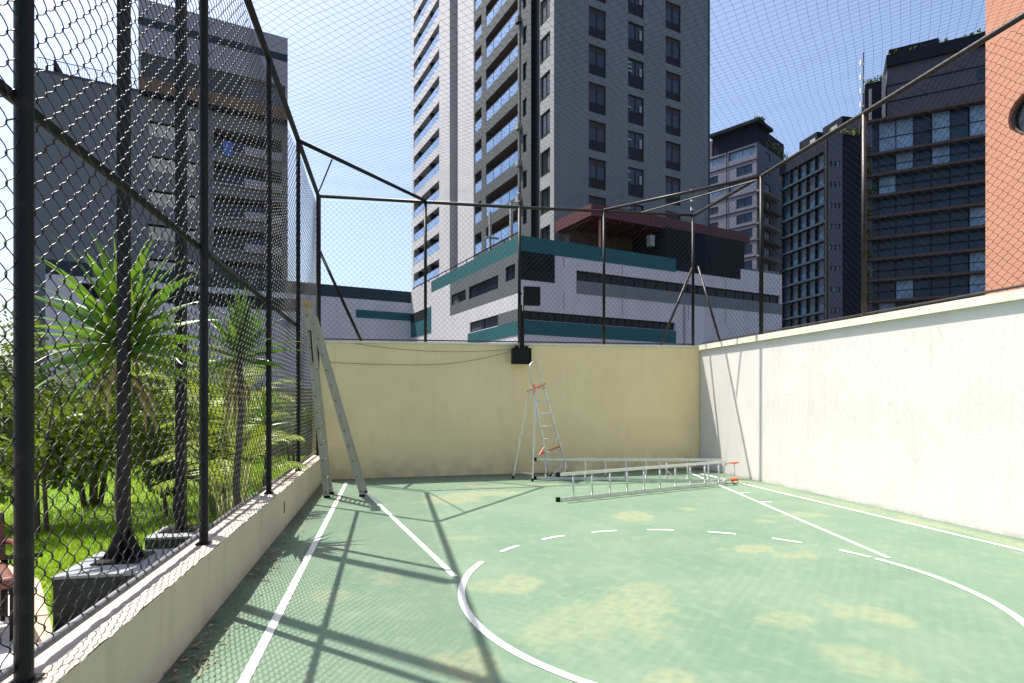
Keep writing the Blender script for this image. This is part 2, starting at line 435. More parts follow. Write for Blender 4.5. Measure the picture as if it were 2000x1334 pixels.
# left fence
lfence = empty("chain_link_fence", (FX, 4.2, 0.43), label="black chain-link fence on the low wall beside the lawn, left of the court", cat="fence")
def in_world(o, root):
    o.location = tuple(-np.array(root.location)); return o
def ltop(y): return 4.835 + (y + 1.5) * 0.008
V, Q = chain_link((FX - 0.012, -1.5), (FX - 0.012, 10.40), 0.50, 4.80, 0.1, 0.0026, 4, 4, 0.008, 0.012)
in_world(np_mesh("mesh_panel", V, Q, M_wire, lfence, smooth=True), lfence)
for y in (0.25, 2.27, 4.21, 6.33, 8.27, 10.44):
    m = MB().tube([(FX, y, 0.42), (FX, y, ltop(y) - 0.02)], 0.028, 16)
    if y < 10: m.box(FX - 0.04, FX + 0.04, y - 0.045, y + 0.045, 0.436, 0.446)
    in_world(m.build("post", M_black, lfence, smooth=False), lfence)
in_world(MB().tube([(FX, -1.6, ltop(-1.6)), (FX, 10.44, ltop(10.44))], 0.033, 14).build("top_rail", M_black, lfence, smooth=True), lfence)
in_world(MB().tube([(FX - 0.035, -1.6, 2.44), (FX - 0.035, 8.3, 2.41)], 0.022, 12).build("middle_rail", M_black, lfence, smooth=True), lfence)
in_world(MB().tube([(FX - 0.03, -1.6, 0.492), (FX - 0.03, 10.4, 0.492)], 0.018, 12).build("bottom_rail", M_grail, lfence, smooth=True), lfence)

# back fence
bfence = empty("chain_link_fence", (2.4, 10.65, 2.42), label="black chain-link fence on top of the shaded far wall", cat="fence")
def bft(x): return 4.95 + (x + 1.22) * 0.031
def bfy(x): return bwy(x) + 0.09
V, Q = chain_link((-1.22, bfy(-1.22)), (6.12, bfy(6.12)), 2.46, 4.95, 0.1, 0.0020, 3, 3, 0.006, 0.012)
V[:, 2] = 2.46 + (V[:, 2] - 2.46) * (bft(V[:, 0]) - 2.47) / (2.5)
in_world(np_mesh("mesh_panel", V, Q, M_mesh2, bfence, smooth=True), bfence)
for x, rr in ((-1.22, 0.036), (0.63, 0.028), (2.40, 0.030), (4.12, 0.028), (6.08, 0.030)):
    in_world(MB().tube([(x, bfy(x) - 0.035, bwz(x) + 0.03), (x, bfy(x) - 0.035, bft(x))], rr, 14).build("post", M_black, bfence, smooth=True), bfence)
in_world(MB().tube([(-1.22, bfy(-1.22) - .035, bft(-1.22)), (2.4, bfy(2.4) - .035, bft(2.4) - 0.02), (6.1, bfy(6.1) - .035, bft(6.1))], 0.03, 12).build("top_rail", M_rail, bfence, smooth=True), bfence)
in_world(MB().tube([(-1.2, bfy(-1.2) - .01, bwz(-1.2) + .075), (6.1, bfy(6.1) - .01, bwz(6.1) + .075)], 0.012, 8).build("bottom_rail", M_black, bfence), bfence)
in_world(MB().tube([(-1.2, bfy(-1.2) - .05, 3.98), (-0.5, bfy(-.5) - .05, 2.43)], 0.026, 12).build("brace", M_black, bfence, smooth=True), bfence)
in_world(MB().tube([(6.05, bfy(6.05) - .06, 4.09), (5.33, bfy(5.33) - .06, 2.50)], 0.026, 12).build("brace", M_rail, bfence, smooth=True), bfence)
in_world(MB().tube([(FX, 8.28, ltop(8.3)), (0.63, bfy(.63) - .04, bft(.63) + 0.01)], 0.028, 12).build("corner_brace", M_black, bfence, smooth=True), bfence)
in_world(MB().tube([(-0.83, 8.79, 4.89), (-1.2, 10.45, 4.99)], 0.012, 8).build("tie_rod", M_black, bfence), bfence)
def mast(x, y, z0, z1, root):
    in_world(MB().tube([(x, y, z0), (x + 0.01, y, z1)], 0.007, 8).build("insulator_rod", M_rail, root), root)
    m = MB()
    k = int((z1 - z0) / 0.2)
    for i in range(k):
        z = z0 + 0.12 + i * (z1 - z0 - .1) / k
        m.box(x - 0.035, x + 0.01, y - 0.008, y + 0.008, z, z + 0.02); m.box(x - 0.04, x - 0.025, y - .01, y + .01, z - 0.01, z + 0.06)
    in_world(m.build("insulator", mat("porcelain", (0.75, 0.75, 0.72), 0.4), root), root)
mast(2.40, bfy(2.4), 5.04, 5.46, bfence); mast(6.09, bfy(6.1), 5.18, 5.82, bfence)

# right fence
rfence = empty("chain_link_fence", (6.2, 5.0, 2.5), label="black chain-link fence on top of the white right-hand wall", cat="fence")
RX = 6.2
def rft(y): return 5.20 + 0.004 * (10.7 - y)
V, Q = chain_link((RX + .04, 0.2), (RX + .04, 10.72), 2.53, 5.2, 0.1, 0.0022, 3, 3, 0.006, 0.012)
in_world(np_mesh("mesh_panel", V, Q, M_mesh2, rfence, smooth=True), rfence)
for y, rr in ((8.79, 0.034), (6.6, 0.03), (4.30, 0.03), (2.2, 0.03)):
    in_world(MB().tube([(RX, y, 2.5), (RX, y, rft(y))], rr, 14).build("post", M_black if y > 8 else M_rail, rfence, smooth=True), rfence)
in_world(MB().tube([(6.1, bfy(6.1) - .035, bft(6.1)), (RX, 8.79, rft(8.79)), (RX, 4.6, 5.24), (RX, 0.1, 5.27)], 0.032, 14).build("top_rail", M_rail, rfence, smooth=True), rfence)
in_world(MB().tube([(RX, 0.1, 2.54), (RX, 10.7, 2.54)], 0.014, 8).build("bottom_rail", M_rail, rfence), rfence)
in_world(MB().tube([(6.1, 10.68, 4.09), (6.19, 10.03, 2.50)], 0.022, 12).build("brace", M_rail, rfence, smooth=True), rfence)
in_world(MB().tube([(4.12, bfy(4.12) - .04, bft(4.12) + .01), (RX, 8.79, rft(8.79))], 0.028, 12).build("corner_brace", M_rail, rfence, smooth=True), rfence)
in_world(MB().tube([(4.9, bfy(4.9) - .1, bft(4.9) - .02), (RX, 8.85, rft(8.8) - .03)], 0.014, 8).build("tie_rod", M_rail, rfence), rfence)
mast(6.2, 6.62, 5.2, 6.05, rfence)

# overhead net
def net():
    sp = 0.08 * math.sqrt(2)
    P = []
    x0, x1, y0, y1 = FX, RX, 0.6, 10.5
    def zt(x, y):
        fx = np.clip((x - x0) / (x1 - x0), 0, 1); fy = np.clip((y - y0) / (y1 - y0), 0, 1)
        base = (4.85 + 0.1 * fy) * (1 - fx) + (5.23 - 0.03 * fy) * fx
        return base - 0.16 * np.sin(PI * fx) * np.sin(PI * fy) ** 0.5 + 0.012 * np.sin(x * 9 + y * 4) * np.sin(PI * fx) + 0.012 * np.sin(y * 7)
    Vs, Qs, off = [], [], 0
    for sgn in (1, -1):
        c = -30
        while c < 30:
            # line y = sgn*x + c clipped to the rectangle
            ts = np.linspace(x0, x1, 400); ys = sgn * ts + c; ok = (ys >= y0) & (ys <= y1)
            if ok.sum() > 3:
                xa, xb = ts[ok][0], ts[ok][-1]; K = 24
                xx = np.linspace(xa, xb, K); yy = sgn * xx + c
                jx = 0.010 * np.sin(xx * 5.3 + c * 3.1); 
                p = np.stack([xx + jx, yy - jx * sgn * 0.4, zt(xx, yy)], -1)[None]
                v, q = strands(p, 0.0012, 3); Vs.append(v); Qs.append(q + off); off += len(v)
            c += sp
    return np.concatenate(Vs), np.concatenate(Qs)
V, Q = net()
tag(np_mesh("overhead_net", V, Q, M_net), "thin dark knotted net stretched flat over the whole court", "net")

# ---- garden pergola columns on grey plinths
M_plinth = mat("plinth_paint", (0.20, 0.21, 0.23), 0.8, col2=(0.27, 0.28, 0.30), scale=9, bump=0.2)
def column(x, y, zb, hw, label, plinth, gus):
    root = empty("steel_column", (x, y, zb), label=label, cat="column")
    z1 = 7.6 - zb
    MB().box(-hw, hw, -hw, hw, 0.002, z1).build("shaft", M_black, root)
    MB().box(-0.17, 0.17, -0.17, 0.17, 0.0, 0.012).build("base_plate", M_black, root)
    if gus:
        for (ax, ay) in ((1, 0), (-1, 0), (0, 1), (0, -1)):
            m = MB(); t = 0.005; a = hw + 0.001; b = 0.155
            if ax: m.add([(ax * a, -t, .014), (ax * b, -t, .014), (ax * a, -t, .25), (ax * a, t, .014), (ax * b, t, .014), (ax * a, t, .25)], [(0, 1, 2), (5, 4, 3), (0, 3, 4, 1), (1, 4, 5, 2), (2, 5, 3, 0)])
            else: m.add([(-t, ay * a, .014), (-t, ay * b, .014), (-t, ay * a, .25), (t, ay * a, .014), (t, ay * b, .014), (t, ay * a, .25)], [(0, 1, 2), (5, 4, 3), (0, 3, 4, 1), (1, 4, 5, 2), (2, 5, 3, 0)])
            m.build("gusset", M_black, root)
    x0, x1, y0, y1, zt = plinth
    p = MB().box(x0, x1, y0, y1, GZ - .1, zt - 0.022)
    o = p.build("plinth", mat("plinth_side_shade", (0.02, 0.021, 0.023), 0.8, var=.4, scale=8, bump=.2))  # block sides near black: their shade is put into the colour
    q = MB().box(x0 - .004, x1 + .004, y0 - .004, y1 + .004, zt - 0.0215, zt - .001).build("lit_top", M_plinth, o)  # thin paler sheet on top, standing for the sunlit top of the block
    b = o.modifiers.new("b", 'BEVEL'); b.width = 0.008; b.segments = 2
    return root, o
c1, p1 = column(-2.125, 5.27, 0.10, 0.037, "thick black steel column on gusset plates, second dark upright from the left", (-2.42, -1.42, 4.84, 5.55, 0.10), True)
tag(p1, "grey painted concrete block on the lawn under the gusseted black column", "concrete block")
c2, p2 = column(-2.25, 6.98, -0.03, 0.046, "black steel column behind the fence, third dark upright from the left", (-2.48, -1.9, 6.62, 7.22, -0.03), False)
tag(p2, "low grey concrete block under the farther black column", "concrete block")

# ================================================================= OBJECTS ON THE COURT
# black box lights
def floodlight(c, wd, hh, label, face=-1):
    root = empty("floodlight", c, label=label, cat="floodlight")
    m = MB().box(-wd / 2, wd / 2, -0.05, 0.05, -hh / 2, hh / 2); o = m.build("housing", M_dark, root)
    b = o.modifiers.new("b", 'BEVEL'); b.width = 0.008; b.segments = 2
    t = 0.018
    fr = MB().box(-wd / 2, wd / 2, -0.062, -0.052, hh / 2 - t, hh / 2).box(-wd / 2, wd / 2, -0.062, -0.052, -hh / 2, -hh / 2 + t)
    fr.box(-wd / 2, -wd / 2 + t, -0.062, -0.052, -hh / 2 + t, hh / 2 - t).box(wd / 2 - t, wd / 2, -0.062, -0.052, -hh / 2 + t, hh / 2 - t)
    fr.build("bezel", M_black, root)
    MB().box(-wd / 2 + t + .001, wd / 2 - t - .001, -0.058, -0.053, -hh / 2 + t + .001, hh / 2 - t - .001).build("lens", mat("dark_lens", (0.008, 0.008, 0.006), 0.5, spec=.2), root)
    return root
f1 = floodlight((2.585, 10.50, 3.325), 0.31, 0.345, "square black floodlight on the fence post above the wall")
MB().bar((-0.155, 0.03, 0.05), (-0.20, 0.06, 0.05), 0.03).build("bracket", M_dark, f1)
MB().tube([(-0.175, -.02, -0.28), (-0.175, -.02, -0.05), (-0.165, -.02, 0.1)], 0.009, 8).build("conduit", M_alup, f1)
f2 = floodlight((2.385, 10.50, 2.205), 0.37, 0.30, "square black box light mounted on the wall face below the fence post")
MB().tube([(0.02, 0.02, 0.15), (0.02, 0.03, 0.95)], 0.045, 12).build("bracket", M_dark, f2)
m = MB(); m.box(-0.12, -0.05, -.03, .03, 0.152, 0.19); m.box(0.07, 0.13, -.03, .03, 0.152, 0.19); m.build("mounting_lug", M_dark, f2)
# sagging cables
def sag(pts, s, n=14):
    out = []
    for (a, b, d) in zip(pts[:-1], pts[1:], s):
        a = np.array(a); b = np.array(b)
        for i in range(n):
            t = i / n; p = a + (b - a) * t; p[2] -= 4 * d * t * (1 - t); out.append(p)
    out.append(np.array(pts[-1])); return out
tag(MB().tube(sag([(-0.6, 10.53, 2.38), (2.22, 10.60, 2.34)], [0.09]), 0.004, 6).build("cable", M_cable), "upper thin cable sagging along the top of the shaded wall", "cable")
tag(MB().tube(sag([(-1.1, 10.515, 2.05), (0.8, 10.58, 2.03), (2.22, 10.60, 2.30)], [0.02, 0.04]), 0.004, 6).build("cable", M_cable), "lower thin cable swooping across the shaded wall to the box light", "cable")

# ---- step ladder
def lerp(a, b, t): return np.array(a, float) + (np.array(b, float) - np.array(a, float)) * t
def stepladder():
    F0, F1 = np.array((2.80, 9.98, 0.01)), np.array((3.19, 10.12, 0.01))    # feet on the tread side
    B0, B1 = np.array((2.38, 9.60, 0.01)), np.array((2.12, 9.99, 0.01))     # rear feet
    C = np.array((2.60, 9.92, 0.0))
    root = empty("step_ladder", (2.6, 9.9, 0), label="tall aluminium step ladder with orange joints standing open by the far wall", cat="step ladder")
    T0, T1 = np.array((2.475, 9.75, 1.60)), np.array((2.42, 9.95, 1.60))
    off = np.array(root.location)
    hp = []
    # tread-side rails continue up into a hoop
    T0f, T1f = np.array((2.44, 9.80, 1.60)), np.array((2.69, 9.98, 1.60))
    for a, b in ((F0, T0f), (F1, T1f)):
        m = MB().bar(a - off, b - off, 0.028, 0.055); m.build("rail", M_alu, root)
        MB().bar(a - off + (0, 0, -.008), a - off + (0, 0, 0.05), 0.04, 0.07).build("rubber_foot", M_dark, root)
    ctr = (T0f + T1f) / 2
    pts = [T0f]
    d0 = (T0f - F0) / np.linalg.norm(T0f - F0); d1 = (T1f - F1) / np.linalg.norm(T1f - F1)
    top0 = T0f + d0 * 0.34; top1 = T1f + d1 * 0.34
    pts = [T0f, T0f + d0 * 0.18, top0]
    mid = (top0 + top1) / 2; hv = (top0 - top1) / 2
    for k in range(1, 9):
        a = PI * k / 9; pts.append(mid + hv * math.cos(a) + np.array((0, 0, 1)) * 0.13 * math.sin(a))
    pts += [top1, T1f + d1 * 0.18, T1f]
    MB().tube([p - off for p in pts], 0.013, 10).build("hand_hoop", M_alu, root, smooth=True)
    for a, b in ((B0, T0), (B1, T1)):
        MB().bar(a - off, b - off, 0.024, 0.03).build("leg", M_alu, root)
        MB().bar(a - off + (0, 0, -.008), a - off + (0, 0, 0.04), 0.034, 0.04).build("rubber_foot", M_dark, root)
    for t in (0.07, 0.47, 0.80):
        a = lerp(B0, T0, t); b = lerp(B1, T1, t)
        MB().bar(a - off, b - off, 0.018, 0.02).build("cross_bar", M_alu, root)
    for k in range(1, 7):
        t = k / 7.0
        a = lerp(F0, T0f, t); b = lerp(F1, T1f, t)
        MB().bar(a - off, b - off, 0.085, 0.022).build("step", M_alup, root)
    # platform
    q = [T0f, T1f, T1, T0]
    m = MB(); m.add([p - off + (0, 0, z) for z in (-0.012, 0.012) for p in q], [(3, 2, 1, 0), (4, 5, 6, 7), (0, 1, 5, 4), (1, 2, 6, 5), (2, 3, 7, 6), (3, 0, 4, 7)])
    m.build("platform", M_alup, root)
    for p, q_ in ((T0f, T0 + (-.02, -.04, -0.06)), (T1f, T1 + (-.05, .02, -.06))):
        MB().bar(p - off + (0.02, 0, 0.08), q_ - off, 0.022, 0.028).build("joint_cover", M_orange, root)
    for (Fa, Ta, Ba, Tb) in ((F0, T0f, B0, T0), (F1, T1f, B1, T1)):
        a = lerp(Fa, Ta, 0.34); b = lerp(Ba, Tb, 0.30); c = (a + b) / 2 - (0, 0, 0.10)
        MB().bar(a - off, c - off, 0.012, 0.03).build("spreader", M_orange, root); MB().bar(c - off, b - off, 0.010, 0.016).build("spreader_arm", M_alup, root)
stepladder()

# ---- folding ladder lying open on its side
def lying():
    root = empty("folding_ladder", (3.9, 9.0, 0), label="long aluminium ladder lying open on its side on the green floor", cat="ladder")
    off = np.array((3.9, 9.0, 0.0))
    def panel(a, b, h0, h1, n, t0, t1):
        a = np.array((*a, 0.0)); b = np.array((*b, 0.0))
        MB().bar(a - off + (0, 0, 0.03), b - off + (0, 0, 0.03), 0.026, 0.042).build("rail", M_alu, root)
        MB().bar(a - off + (0, 0, h0), b - off + (0, 0, h1), 0.026, 0.042).build("rail", M_alu, root)
        for k in range(n):
            t = t0 + (t1 - t0) * k / (n - 1); p = lerp(a, b, t); hh = h0 + (h1 - h0) * t
            MB().tube([p - off + (0, 0, 0.055), p - off + (0, 0, hh - 0.026)], 0.014, 8).build("rung", M_alu, root, smooth=True)
        return a, b
    a, b = panel((2.27, 7.62), (5.42, 8.62), 0.37, 0.37, 10, 0.07, 0.95)
    for (p, hh) in ((a, 0.03), (a, 0.37)):
        MB().bar(p - off + (-.05, -.015, hh), p - off + (0.0, 0, hh), 0.034, 0.062).build("rubber_foot", M_dark, root)
    a2, b2 = panel((2.50, 9.78), (5.46, 8.80), 0.355, 0.38, 9, 0.05, 0.93)
    for hh in (0.03, 0.355):
        MB().bar(a2 - off + (-.05, .015, hh), a2 - off + (0, 0, hh), 0.034, 0.062).build("rubber_foot", M_dark, root)
    # rear stabiliser bars
    MB().bar(lerp(a2, b2, 0.08) - off + (0, -.02, 0.05), lerp(a2, b2, 0.14) - off + (0, -.02, 0.27), 0.02, 0.02).build("stay", M_alup, root)
    MB().bar(lerp(a2, b2, 0.66) - off + (0, -.02, 0.34), lerp(a2, b2, 0.74) - off + (0, -.02, 0.10), 0.02, 0.02).build("stay", M_alup, root)
    # hinge end
    for hh in (0.055, 0.33):
        MB().bar(b - off + (0.0, 0, hh), b2 - off + (0.02, 0, hh), 0.04, 0.05).build("hinge", M_alup, root)
    MB().tube([b - off + (0.03, 0.09, 0.03), b - off + (0.03, 0.09, 0.37)], 0.014, 8).build("hinge_rod", M_alu, root)
    MB().tube([np.array((5.66, 8.74, 0.06)) - off, np.array((5.66, 8.74, 0.34)) - off], 0.007, 8).build("strut", M_alup, root)
    for z, s in ((0.05, 0.026), (0.335, 0.012)):
        m = MB(); m.bar(np.array((5.60, 8.72, z)) - off, np.array((5.72, 8.76, z)) - off, 0.06, s * 2)
        m.bar(np.array((5.56, 8.70, z)) - off, np.array((5.60, 8.72, z)) - off, 0.03, 0.014)
        m.bar(np.array((5.72, 8.76, z)) - off, np.array((5.75, 8.77, z)) - off, 0.03, 0.014)
        m.build("end_cap", M_orange, root)
    for z in (0.05, 0.335):
        MB().bar(np.array((5.45, 8.72, z)) - off, np.array((5.56, 8.73, z)) - off, 0.02, 0.02).build("arm", M_alup, root)
lying()

# ---- weathered wooden A-ladder leaning at the left fence
def aladder():
    root = empty("double_ladder", (-0.62, 8.75, 0), label="weathered beige double ladder propped against the left fence corner", cat="ladder")
    off = np.array((-0.62, 8.75, 0.0))
    TA = np.array((-1.145, 8.55, 2.72))
    A0 = np.array((-0.885, 8.60, 0.0)); B0 = np.array((-0.385, 8.60, 0.0))
    dy = np.array((0.02, 0.30, 0))
    for k in (0, 1):
        a = A0 + dy * k * 1.1; t = TA + dy * k * 0.9
        MB().bar(a - off, t - off + (-.015, 0, 0), 0.03, 0.072, up=(1, 0, 0)).build("rail", M_wood, root)
        b = B0 + dy * k * 1.1
        MB().bar(b - off, t - off + (0.055, 0.0, -0.12), 0.03, 0.072, up=(1, 0, 0)).build("rail", M_wood, root)
        m = MB(); m.box(-0.03, 0.05, -0.02, 0.02, 0, 0.03); o = m.build("rubber_foot", M_dark, root); o.location = tuple(a - off - (0, 0, 0))
        m = MB(); m.box(-0.05, 0.03, -0.02, 0.02, 0, 0.03); o = m.build("rubber_foot", M_dark, root); o.location = tuple(b - off)
    for k in range(1, 10):
        t = k / 10.3
        a = lerp(A0, TA - (0.015, 0, 0), t)
        MB().tube([a - off + (0, -0.024, 0), a - off + dy], 0.013, 8).build("rung", M_wood if k % 3 else M_wood, root)
        b = lerp(B0, TA + (0.055, 0, -.12), t)
        MB().tube([b - off + (0, -0.024, 0), b - off + dy], 0.013, 8).build("rung", M_wood, root)
    m = MB()
    for k in range(0, 12):
        t = 0.03 + k / 12.0
        for (P, T) in ((A0, TA - (0.015, 0, 0)), (B0, TA + (0.055, 0, -.12))):
            p = lerp(P, T, t) - off
            m.tube([p + (0, -0.022, 0), p + (0, -0.030, 0)], 0.009, 8)
    m.build("bolt", M_dark, root)
    MB().bar(TA - off + (-.06, -.01, 0.0), TA - off + (0.05, -.01, 0.03), 0.36, 0.02).build("top_plate", mat("raw_wood", (0.5, 0.33, 0.16), 0.8, var=.2), root)
    # pull cord hanging between the rails
    MB().tube([TA - off + (0.05, -.03, -.35), TA - off + (0.07, -.03, -.6), TA - off + (0.085, -.03, -.8)], 0.010, 6).build("cord", M_dark, root)
    MB().bar(A0 - off + (0.07, 0.30, 0.08), A0 - off + (-0.02, 0.30, 0.10), 0.02, 0.02).build("stub", M_alup, root)
aladder()

# ================================================================= GARDEN OBJECTS
# garden wall and hedge backdrop
gw = MB().box(-14, -1.36, 18.9, 19.1, -0.6, 1.75)
gwo = tag(gw.build("boundary_wall", wall_mat("garden_render", (0.42, 0.40, 0.31), (0.36, 0.34, 0.26), 0.3, z0=-.3)), "shaded beige wall at the far end of the garden", "wall")
MB().box(-14, -1.34, 18.85, 19.15, 1.752, 1.80).build("coping", mat("white_pipe", (0.7, 0.7, 0.68), 0.6), gwo)

M_leaf = mat("shrub_leaf", (0.035, 0.075, 0.008), 0.5, col2=(0.16, 0.22, 0.025), scale=2.2, spec=0.4)
M_leaf2 = mat("lime_leaf", (0.14, 0.22, 0.018), 0.5, col2=(0.30, 0.36, 0.04), scale=3, spec=0.4)
M_lime3 = mat("lime_shrub_leaf", (0.06, 0.11, 0.01), 0.5, col2=(0.20, 0.26, 0.03), scale=2.5, spec=0.4)
M_leaf3 = mat("deep_leaf", (0.012, 0.035, 0.006), 0.45, col2=(0.07, 0.13, 0.02), scale=2, spec=0.5)
M_drac = mat("sword_leaf", (0.045, 0.13, 0.012), 0.25, col2=(0.14, 0.25, 0.022), scale=6, spec=0.6)
M_trunk = mat("trunk_bark", (0.045, 0.034, 0.024), 0.95, col2=(0.10, 0.08, 0.058), scale=14, stretch=(1, 1, 3), bump=0.5)
M_stalk = mat("pale_stalk", (0.36, 0.36, 0.12), 0.6, var=.2)

def translucent(m, f=0.4, tint=(1.5, 1.4, 0.9)):
    n = m.node_tree.nodes; l = m.node_tree.links; p = n["Principled BSDF"]; out = n["Material Output"]
    t = n.new('ShaderNodeBsdfTranslucent'); mx = n.new('ShaderNodeMixShader'); mx.inputs[0].default_value = f
    vm = n.new('ShaderNodeMix'); vm.data_type = 'RGBA'; vm.blend_type = 'MULTIPLY'; vm.inputs[0].default_value = 1; vm.inputs[7].default_value = tint + (1,)
    vm.clamp_result = False
    src = p.inputs['Base Color'].links[0].from_socket
    l.new(src, vm.inputs[6]); l.new(vm.outputs[2], t.inputs[0])
    l.new(p.outputs[0], mx.inputs[1]); l.new(t.outputs[0], mx.inputs[2]); l.new(mx.outputs[0], out.inputs[0])
for q in (M_lime3, M_leaf, M_leaf2, M_leaf3, M_drac, M_grass): translucent(q, 0.28)

def leaf_cloud(centers, n, size, flat=0.0):
    "centers: list of (c, r); leaf = folded quad"
    Vs = []
    ws = np.array([r ** 2 for _, r in centers]); ws /= ws.sum()
    pick = rng.choice(len(centers), n, p=ws)
    C = np.array([c for c, _ in centers])[pick]; Rr = np.array([r for _, r in centers])[pick]
    d = rng.normal(size=(n, 3)); d /= np.linalg.norm(d, axis=1, keepdims=True)
    P = C + d * (Rr * rng.uniform(0.35, 1.05, n) ** 0.6)[:, None]
    t = d + rng.normal(0, 0.6, (n, 3)); t[:, 2] -= 0.25; t /= np.linalg.norm(t, axis=1, keepdims=True)
    u = np.cross(t, rng.normal(size=(n, 3))); u /= np.linalg.norm(u, axis=1, keepdims=True)
    s = size * rng.uniform(0.6, 1.3, n)[:, None]
    V = np.stack([P, P + t * s * 0.5 + u * s * 0.24, P + t * s, P + t * s * 0.5 - u * s * 0.24], 1).reshape(-1, 3)
    return V, np.arange(len(V)).reshape(-1, 4)

def shrub(x, y, h, rad, n, m, label, size=0.09, stems=4, cat="shrub", group="shrubs at the back of the garden", bare=0.3):
    root = empty("garden_shrub", (x, y, GZ), label=label, cat=cat, group=group)
    cs = []; st = MB()
    for k in range(stems):
        a = random.uniform(0, 2 * PI); r = rad * random.uniform(0.15, 0.6)
        top = (math.cos(a) * r, math.sin(a) * r, h * random.uniform(0.65, 0.95))
        st.tube([(math.cos(a) * .06, math.sin(a) * .06, -0.05), (top[0] * .35 + random.uniform(-.05, .05), top[1] * .35, top[2] * .5), top], [0.028, 0.02, 0.007], 7)
    for k in range(int(10 + 9 * rad)):
        a = random.uniform(0, 2 * PI); r = rad * math.sqrt(random.random()) * 0.85; zz = h * random.uniform(bare, 0.92)
        cs.append(((math.cos(a) * r, math.sin(a) * r, zz), rad * random.uniform(0.18, 0.38)))
    V, Q = leaf_cloud(cs, n, size)
    np_mesh("foliage", V, Q, m, root)
    st.build("stem", M_trunk, root)
shr = [(-9.8, 17.2, 2.6, 1.3, 8500, M_leaf3, "dark dense shrub at the far left corner of the garden"),
       (-8.3, 16.0, 2.1, 1.0, 8000, M_leaf, "olive green shrub behind the small garden sign"),
       (-6.9, 17.6, 2.9, 1.2, 8000, M_leaf3, "dark rounded shrub behind the thin twin-trunk tree"),
       (-5.4, 17.4, 2.5, 1.2, 8000, M_leaf, "broad mid green shrub behind the second black column"),
       (-4.2, 17.9, 2.2, 0.9, 2500, M_leaf3, "dark low shrub in front of the beige garden wall"),
       (-7.6, 13.2, 0.8, 0.5, 900, M_leaf3, "small leafy bush standing alone in front of the hedge"),
       (-11.8, 16.2, 3.0, 1.5, 8500, M_leaf, "tall olive shrub seen left of the nearest fence post"),
       (-5.0, 14.2, 1.0, 0.7, 1400, M_leaf3, "low dark bush on the lawn beside the thin trunks"),
       (-2.6, 16.5, 1.5, 0.8, 1600, M_leaf, "ragged green shrub beside the low wall at the garden end")]
for s in shr: shrub(*s)
shrub(-5.9, 8.9, 2.0, 0.95, 5200, M_leaf, "olive shrub filling the space behind the large sword-leaved plant", size=0.10)
shrub(-4.3, 8.4, 1.9, 0.8, 4600, M_lime3, "lime-tinted bushy shrub left of the gusseted column", size=0.10)
shrub(-3.1, 9.2, 1.7, 0.7, 3600, M_leaf, "mid green bush between the two black columns", size=0.09)
hd = empty("hedge", (-8.5, 16.6, GZ), label="long near-black hedge across the back of the lawn", cat="hedge")
MB().box(-4.6, 4.4, 0.2, 1.5, 0, 1.35).build("shade_core", mat("hedge_shade", (0.012, 0.016, 0.008), 0.95), hd)  # solid near-black block, the hedge's inner shade put into its colour
nn_ = 26000
P_ = np.stack([rng.uniform(-4.8, 4.6, nn_), rng.uniform(-0.15, 0.35, nn_), rng.uniform(0.02, 1.6, nn_)], -1)
t_ = rng.normal(size=(nn_, 3)); t_ /= np.linalg.norm(t_, axis=1, keepdims=True); u_ = np.cross(t_, rng.normal(size=(nn_, 3))); u_ /= np.linalg.norm(u_, axis=1, keepdims=True)
P_[:, 1] += 0.2 * np.sin(P_[:, 0] * 3) * np.cos(P_[:, 2] * 4)
sz = 0.09
V_ = np.stack([P_, P_ + t_ * sz * .5 + u_ * sz * .25, P_ + t_ * sz, P_ + t_ * sz * .5 - u_ * sz * .25], 1).reshape(-1, 3)
np_mesh("foliage", V_, np.arange(len(V_)).reshape(-1, 4), M_leaf3, hd)

